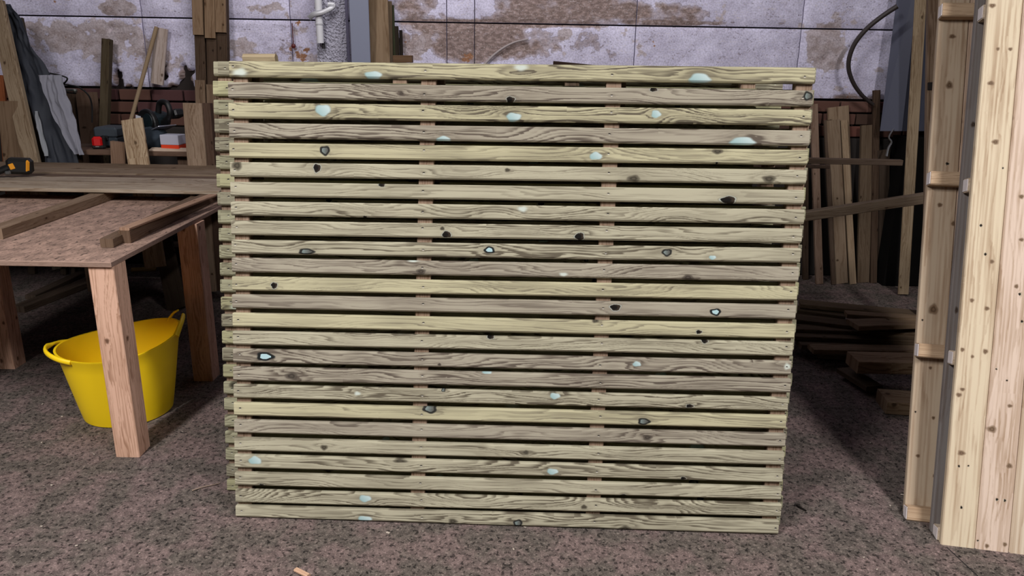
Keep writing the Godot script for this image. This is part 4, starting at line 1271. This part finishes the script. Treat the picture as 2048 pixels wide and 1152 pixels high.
func saw() -> void:
	var p := Vector3(-2.2325, 0.925, -4.93)
	var s := thing("circular_saw", "dark teal and black circular saw at the back of the bench, above the soft bag", "power tool", Transform3D(Basis(Vector3(0, 1, 0), -0.5) * Basis(Vector3(0, 0, 1), 0.35), p + Vector3(0, 0.17, 0)))
	var teal := plain(Color(0.03, 0.10, 0.12), 0.5)
	var blk := plain(Color(0.03, 0.03, 0.035), 0.5)
	var met := plain(Color(0.75, 0.76, 0.8), 0.3, 0.8)
	part(s, "motor_housing", lathe_mesh([[0.0, -0.07], [0.045, -0.066], [0.055, -0.04], [0.055, 0.05], [0.042, 0.07], [0.0, 0.073]], 22), teal, Transform3D(Basis(Vector3(1, 0, 0), PI / 2), Vector3(0.0, 0, 0.02)))
	part(s, "blade_guard", lathe_mesh([[0.0, -0.015], [0.085, -0.014], [0.09, -0.008], [0.09, 0.01], [0.083, 0.016], [0.0, 0.017]], 30), blk, Transform3D(Basis(Vector3(1, 0, 0), PI / 2), Vector3(-0.03, -0.01, 0.07)))
	part(s, "base_plate", box_mesh(Vector3(0.25, 0.006, 0.13), 0.002), met, Transform3D(Basis(), Vector3(-0.02, -0.065, 0.04)))
	part(s, "rear_handle", tube_mesh(curve([Vector3(0.03, 0.03, 0.02), Vector3(0.08, 0.085, 0.02), Vector3(0.14, 0.06, 0.02), Vector3(0.13, -0.01, 0.02), Vector3(0.04, -0.03, 0.02)], 6), 0.018), blk)
	part(s, "front_knob", lathe_mesh([[0.0, -0.02], [0.014, -0.02], [0.018, 0.0], [0.012, 0.02], [0.0, 0.022]], 16), blk, Transform3D(Basis(), Vector3(-0.1, 0.04, 0.03)))
	part(s, "battery", box_mesh(Vector3(0.07, 0.05, 0.07), 0.01), blk, Transform3D(Basis(), Vector3(0.12, 0.0, -0.04)))
	part(s, "label_plate", box_mesh(Vector3(0.045, 0.075, 0.004), 0.001), plain(Color(0.85, 0.86, 0.9), 0.4), Transform3D(Basis(Vector3(0, 0, 1), -0.5), Vector3(-0.085, 0.02, 0.09)))


# ------------------------------------------------------------------ behind the panels
func build_back_middle() -> void:
	# steel column
	var s := 0.15
	var x0 := -1.0057
	var col := thing("steel_column", "grey painted steel column rising beside the rough white pier", "column", Transform3D(Basis(), Vector3(x0, 0, -5.28)))
	var gm := plain(Color(0.50, 0.52, 0.60), 0.55)
	part(col, "flange", box_mesh(Vector3(0.122, 4.29, 0.014), 0.002), gm, Transform3D(Basis(), Vector3(0.005, 2.147, 0.09)))
	part(col, "flange", box_mesh(Vector3(0.122, 4.29, 0.014), 0.002), gm, Transform3D(Basis(), Vector3(0.005, 2.147, -0.07)))
	part(col, "web", box_mesh(Vector3(0.012, 4.29, 0.145), 0.002), gm, Transform3D(Basis(), Vector3(0.005, 2.147, 0.01)))
	part(col, "base_plate", box_mesh(Vector3(0.22, 0.02, 0.22), 0.003), gm, Transform3D(Basis(), Vector3(0.005, 0.011, 0.0)))
	col.set_meta("kind", "structure")
	# conduit with its strap
	var px := -1.2897
	var cd := thing("conduit", "white plastic pipe ending on the rough pier, with a bent metal strap round it", "pipe", Transform3D(Basis(), Vector3(px, 0, -5.33)))
	var yb := 1.5753
	part(cd, "pipe", tube_mesh([Vector3(-0.003, yb, 0), Vector3(0, 4.25, 0)], 0.0235, 0.0235, 18), plain(Color(0.88, 0.88, 0.9), 0.4))
	part(cd, "collar", tube_mesh([Vector3(-0.003, yb + 0.115, 0), Vector3(-0.003, yb + 0.125, 0)], 0.027, 0.027, 18), plain(Color(0.8, 0.8, 0.82), 0.4))
	var y1 := 1.7643
	part(cd, "strap", tube_mesh(curve([Vector3(-0.065, y1 - 0.035, 0.01), Vector3(-0.03, y1 - 0.012, 0.034), Vector3(0.03, y1 + 0.002, 0.036), Vector3(0.085, y1 + 0.03, 0.02), Vector3(0.095, y1 + 0.05, 0.0), Vector3(0.06, y1 + 0.052, 0.005)], 5), 0.0055, 0.0045, 8, 3.2), plain(Color(0.78, 0.78, 0.8), 0.4, 0.3))
	part(cd, "pipe_stub", tube_mesh([Vector3(0.012, yb - 0.035, -0.02), Vector3(0.012, yb + 0.01, -0.02)], 0.011, 0.011, 10), plain(Color(0.12, 0.11, 0.12), 0.6))
	# red cord
	var rx := Vector3(-1.5107, 1.7021, -5.47)
	var ry := Vector3(-1.5104, 1.5544, -5.47)
	var cord := thing("pull_cord", "thin dark red pull cord with a small round bob hanging on the wall", "cord", Transform3D(Basis(), ry))
	part(cord, "cord", tube_mesh([Vector3(0, 0.01, 0), rx - ry], 0.0035), plain(Color(0.30, 0.06, 0.05), 0.7))
	part(cord, "bob", lathe_mesh([[0.0, -0.016], [0.012, -0.012], [0.016, 0.0], [0.012, 0.012], [0.0, 0.016]], 14), plain(Color(0.36, 0.09, 0.07), 0.5))
	# boards right of the column
	lone("plywood_board", "pale brown board leaning on the wall just right of the steel column", "board", Vector3(-0.8498, 0.02, -5.08), Vector3(-0.9145, 2.0321, -5.36), 0.135, 0.02, Color(0.62, 0.51, 0.39))
	lone("plywood_board", "dull narrow board edge behind the pale brown board right of the column", "board", Vector3(-0.8601, 0.02, -5.18), Vector3(-0.8753, 1.8469, -5.4), 0.10, 0.02, Color(0.50, 0.42, 0.33))
	lone("green_strip", "green painted strip leaning behind the pale brown board", "strip", Vector3(-0.7994, 0.02, -5.22), Vector3(-0.8396, 1.8239, -5.42), 0.05, 0.02, Color(0.23, 0.28, 0.17))
	lone("dark_stick", "dark thin stick leaning beside the green strip", "stick", Vector3(-0.7407, 0.02, -5.2), Vector3(-0.802, 1.6924, -5.41), 0.028, 0.02, Color(0.20, 0.17, 0.13))
	lone("dark_stick", "second dark stick, shorter and right of the one beside the green strip", "stick", Vector3(-0.7304, 0.02, -5.24), Vector3(-0.7769, 1.6684, -5.44), 0.02, 0.02, Color(0.16, 0.13, 0.11))
	var bl := lone("wall_block", "small brown timber block end showing over the panels, right of the column boards", "block", Vector3(-0.7806, 1.484, -5.1), Vector3(-0.6598, 1.486, -5.1), 0.045, 0.06, Color(0.50, 0.36, 0.24))
	lone("block_carrier", "pale upright timber below the small brown block, behind the panels", "timber", Vector3(-0.7361, 0.0, -5.1), Vector3(-0.7361, 1.4847 - 0.023, -5.1), 0.07, 0.06, Color(0.52, 0.42, 0.33))
	# pale curved wire on the wall
	var w := part(self, "curved_wire", tube_mesh(curve([Vector3(-0.2171, 1.4515, -5.475), Vector3(-0.1595, 1.5113, -5.475), Vector3(-0.0887, 1.5645, -5.475), Vector3(-0.0079, 1.6046, -5.475), Vector3(0.0798, 1.6254, -5.48)], 6), 0.009, 0.005), plain(Color(0.66, 0.62, 0.62), 0.7))
	tag(w, "pale curved wire arching on the stained wall above the middle of the panels", "wire")


func build_back_right() -> void:
	# bent flexible strip
	var arc := part(self, "bent_hose", tube_mesh(curve([Vector3(2.3936, 1.8546, -5.16), Vector3(2.3181, 1.7898, -5.2), Vector3(2.2486, 1.7114, -5.24), Vector3(2.2024, 1.6127, -5.28), Vector3(2.1984, 1.4994, -5.31), Vector3(2.2446, 1.3973, -5.33), Vector3(2.3267, 1.307, -5.35), Vector3(2.4268, 1.2386, -5.37)], 7), 0.021, 0.016, 12, 0.75), plain(Color(0.20, 0.17, 0.16), 0.55))
	tag(arc, "dark bent hose curving like a half circle against the wall at the upper right", "hose")
	# grey folded sheeting
	var yt := 2.35
	var g := thing("grey_sheeting", "tall blue-grey folded sheeting hanging in the corner behind the long lath", "sheeting", Transform3D())
	var sm := plain(Color(0.30, 0.31, 0.37), 0.5)
	var xsheet := [Vector3(2.455, 1.0716, -5.27), Vector3(2.5531, 1.0827, -5.17), Vector3(2.6957, 1.0794, -5.23), Vector3(2.7658, 1.0881, -5.15), Vector3(2.9958, 1.0853, -5.22)]
	var xtop := [Vector3(2.4717, 2.1461, -5.37), Vector3(2.5485, 2.1366, -5.27), Vector3(2.6604, 2.1448, -5.33), Vector3(2.7209, 2.1371, -5.25), Vector3(2.9424, 2.1471, -5.31)]
	for i in 4:
		part(g, "fold", slab_mesh([xsheet[i], xsheet[i + 1], xtop[i + 1], xtop[i]], 0.008), sm)
	# black box and shiny strip below the sheeting
	lone("dark_box", "plain black box below the grey sheeting", "crate", Vector3(2.6195, 0.52, -5.22), Vector3(2.9797, 0.52, -5.22), 1.03, 0.2, Color(0.05, 0.045, 0.04))  # plain black box standing for unidentified dark stuff
	var sh := part(self, "bent_metal_strip", tube_mesh(curve([Vector3(2.5057, 0.9105, -5.23), Vector3(2.5106, 0.964, -5.23), Vector3(2.5196, 1.005, -5.22), Vector3(2.4977, 1.0376, -5.22), Vector3(2.5096, 1.0922, -5.2)], 5), 0.014, 0.008, 8, 0.5), plain(Color(0.75, 0.77, 0.8), 0.25, 0.85))
	tag(sh, "short shiny bent metal strip just below the grey sheeting's left corner", "metal strip")
	# the long lath
	lone("long_lath", "long pale lath leaning from the floor up past the grey sheeting", "lath", Vector3(2.6515, 0, -4.9916)+Vector3(0,0.012,0), Vector3(2.4736, 2.0867, -5.08), 0.066, 0.02, Color(0.66, 0.58, 0.46), Vector3(-0.35, 0, 1))
	# sticks against the wall
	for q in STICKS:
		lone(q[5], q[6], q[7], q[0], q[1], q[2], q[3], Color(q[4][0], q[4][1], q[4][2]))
	# rails of the timber rack
	var rk := thing("timber_rack", "dark timber rack whose long rails cross in front of the leaning sticks", "rack", Transform3D(Basis(), Vector3(1.3291, 0, -4.0119)))
	var o: Vector3 = rk.position
	timber(rk, "upper_rail", Vector3(1.3546, 0.9567, -4.55) - o, Vector3(2.3181, 0.943, -4.62) - o, 0.034, 0.04, Color(0.44, 0.36, 0.31))
	timber(rk, "short_rail", Vector3(1.3437, 0.9254, -4.5) - o, Vector3(1.8462, 0.9253, -4.52) - o, 0.02, 0.04, Color(0.38, 0.30, 0.26))
	timber(rk, "lower_rail", Vector3(1.3562, 0.5868, -4.42) - o, Vector3(2.251, 0.8655, -3.95) - o, 0.052, 0.05, Color(0.50, 0.43, 0.36))
	for q in [[Vector3(1.3907, 0.9182, -4.6), 0.5], [Vector3(1.4004, 0.5827, -4.47), 0.3], [Vector3(2.2726, 0.8526, -4.01), 0.3]]:
		var pt: Vector3 = q[0]
		timber(rk, "post", Vector3(pt.x, 0.003, pt.z) - o, pt + Vector3(0, 0.05, 0) - o, 0.06, 0.04, Color(0.40, 0.33, 0.28))
	# the heap of planks on the floor
	for q in HEAP:
		lone(q[4], q[5], "plank", q[0], q[1], q[2], q[3], Color(0.50 * q[6], 0.41 * q[6], 0.31 * q[6]), Vector3(0, 1, 0), "planks heaped on the floor at the right")


func slab_mesh(q: Array, t: float) -> ArrayMesh:
	var st := start()
	var n: Vector3 = (q[1] - q[0]).cross(q[3] - q[0]).normalized() * t
	quad(st, q[0], q[1], q[2], q[3])
	quad(st, q[3] - n, q[2] - n, q[1] - n, q[0] - n)
	for i in 4:
		var j := (i + 1) % 4
		quad(st, q[j], q[i], q[i] - n, q[j] - n)
	return done(st)


# ------------------------------------------------------------------ bits on the floor
func build_floor_bits() -> void:
	lone("wood_chip", "pale wood chip on the floor in front of the panels", "wood chip", Vector3(-0.6482, 0.012, -2.0023), Vector3(-0.6008, 0.012, -1.9728), 0.016, 0.01, Color(0.95, 0.75, 0.62), Vector3(0, 1, 0))
	var tw := part(self, "twig", tube_mesh(curve([Vector3(-1.141, 0.004, -2.4371), Vector3(-1.1111, 0.006, -2.4582), Vector3(-1.0828, 0.005, -2.4743), Vector3(-1.0596, 0.004, -2.4904)], 4), 0.0028, 0.0015, 6), plain(Color(0.55, 0.48, 0.42), 0.9))
	tag(tw, "thin dry twig on the floor left of the panels' lower corner", "twig")
	lone("dark_splinter", "dark curved splinter on the floor right of the panels' lower corner", "splinter", Vector3(1.0278, 0.006, -2.4126), Vector3(1.0501, 0.006, -2.3755), 0.009, 0.006, Color(0.12, 0.1, 0.09), Vector3(0, 1, 0))
	# sawdust, grit and small chips
	var mm := MultiMesh.new()
	mm.transform_format = MultiMesh.TRANSFORM_3D
	mm.use_colors = true
	mm.mesh = box_mesh(Vector3(0.011, 0.003, 0.006), 0.001)
	mm.instance_count = 900
	for i in 900:
		var x := rng.randf_range(-3.2, 2.4)
		var z := rng.randf_range(-4.4, -1.2)
		var s := rng.randf_range(0.35, 1.0) * (1.0 if rng.randf() < 0.9 else 1.7)
		var b := Basis(Vector3.UP, rng.randf() * TAU) * Basis(Vector3.RIGHT, rng.randf_range(-0.3, 0.3))
		mm.set_instance_transform(i, Transform3D(b.scaled(Vector3(s, s, s)), Vector3(x, 0.003, z)))
		var r := rng.randf()
		var c := Color(0.09, 0.075, 0.068)
		if r < 0.22:
			c = Color(0.42, 0.36, 0.30)
		elif r < 0.6:
			c = Color(0.03, 0.025, 0.022)
		mm.set_instance_color(i, c)
	var mi := MultiMeshInstance3D.new()
	mi.name = "floor_grit"
	mi.multimesh = mm
	var gm := StandardMaterial3D.new()
	gm.vertex_color_use_as_albedo = true
	gm.roughness = 0.95
	mi.material_override = gm
	add_child(mi)
	mi.set_meta("kind", "stuff")
	tag(mi, "sawdust, grit and tiny chips strewn over the concrete floor", "debris")
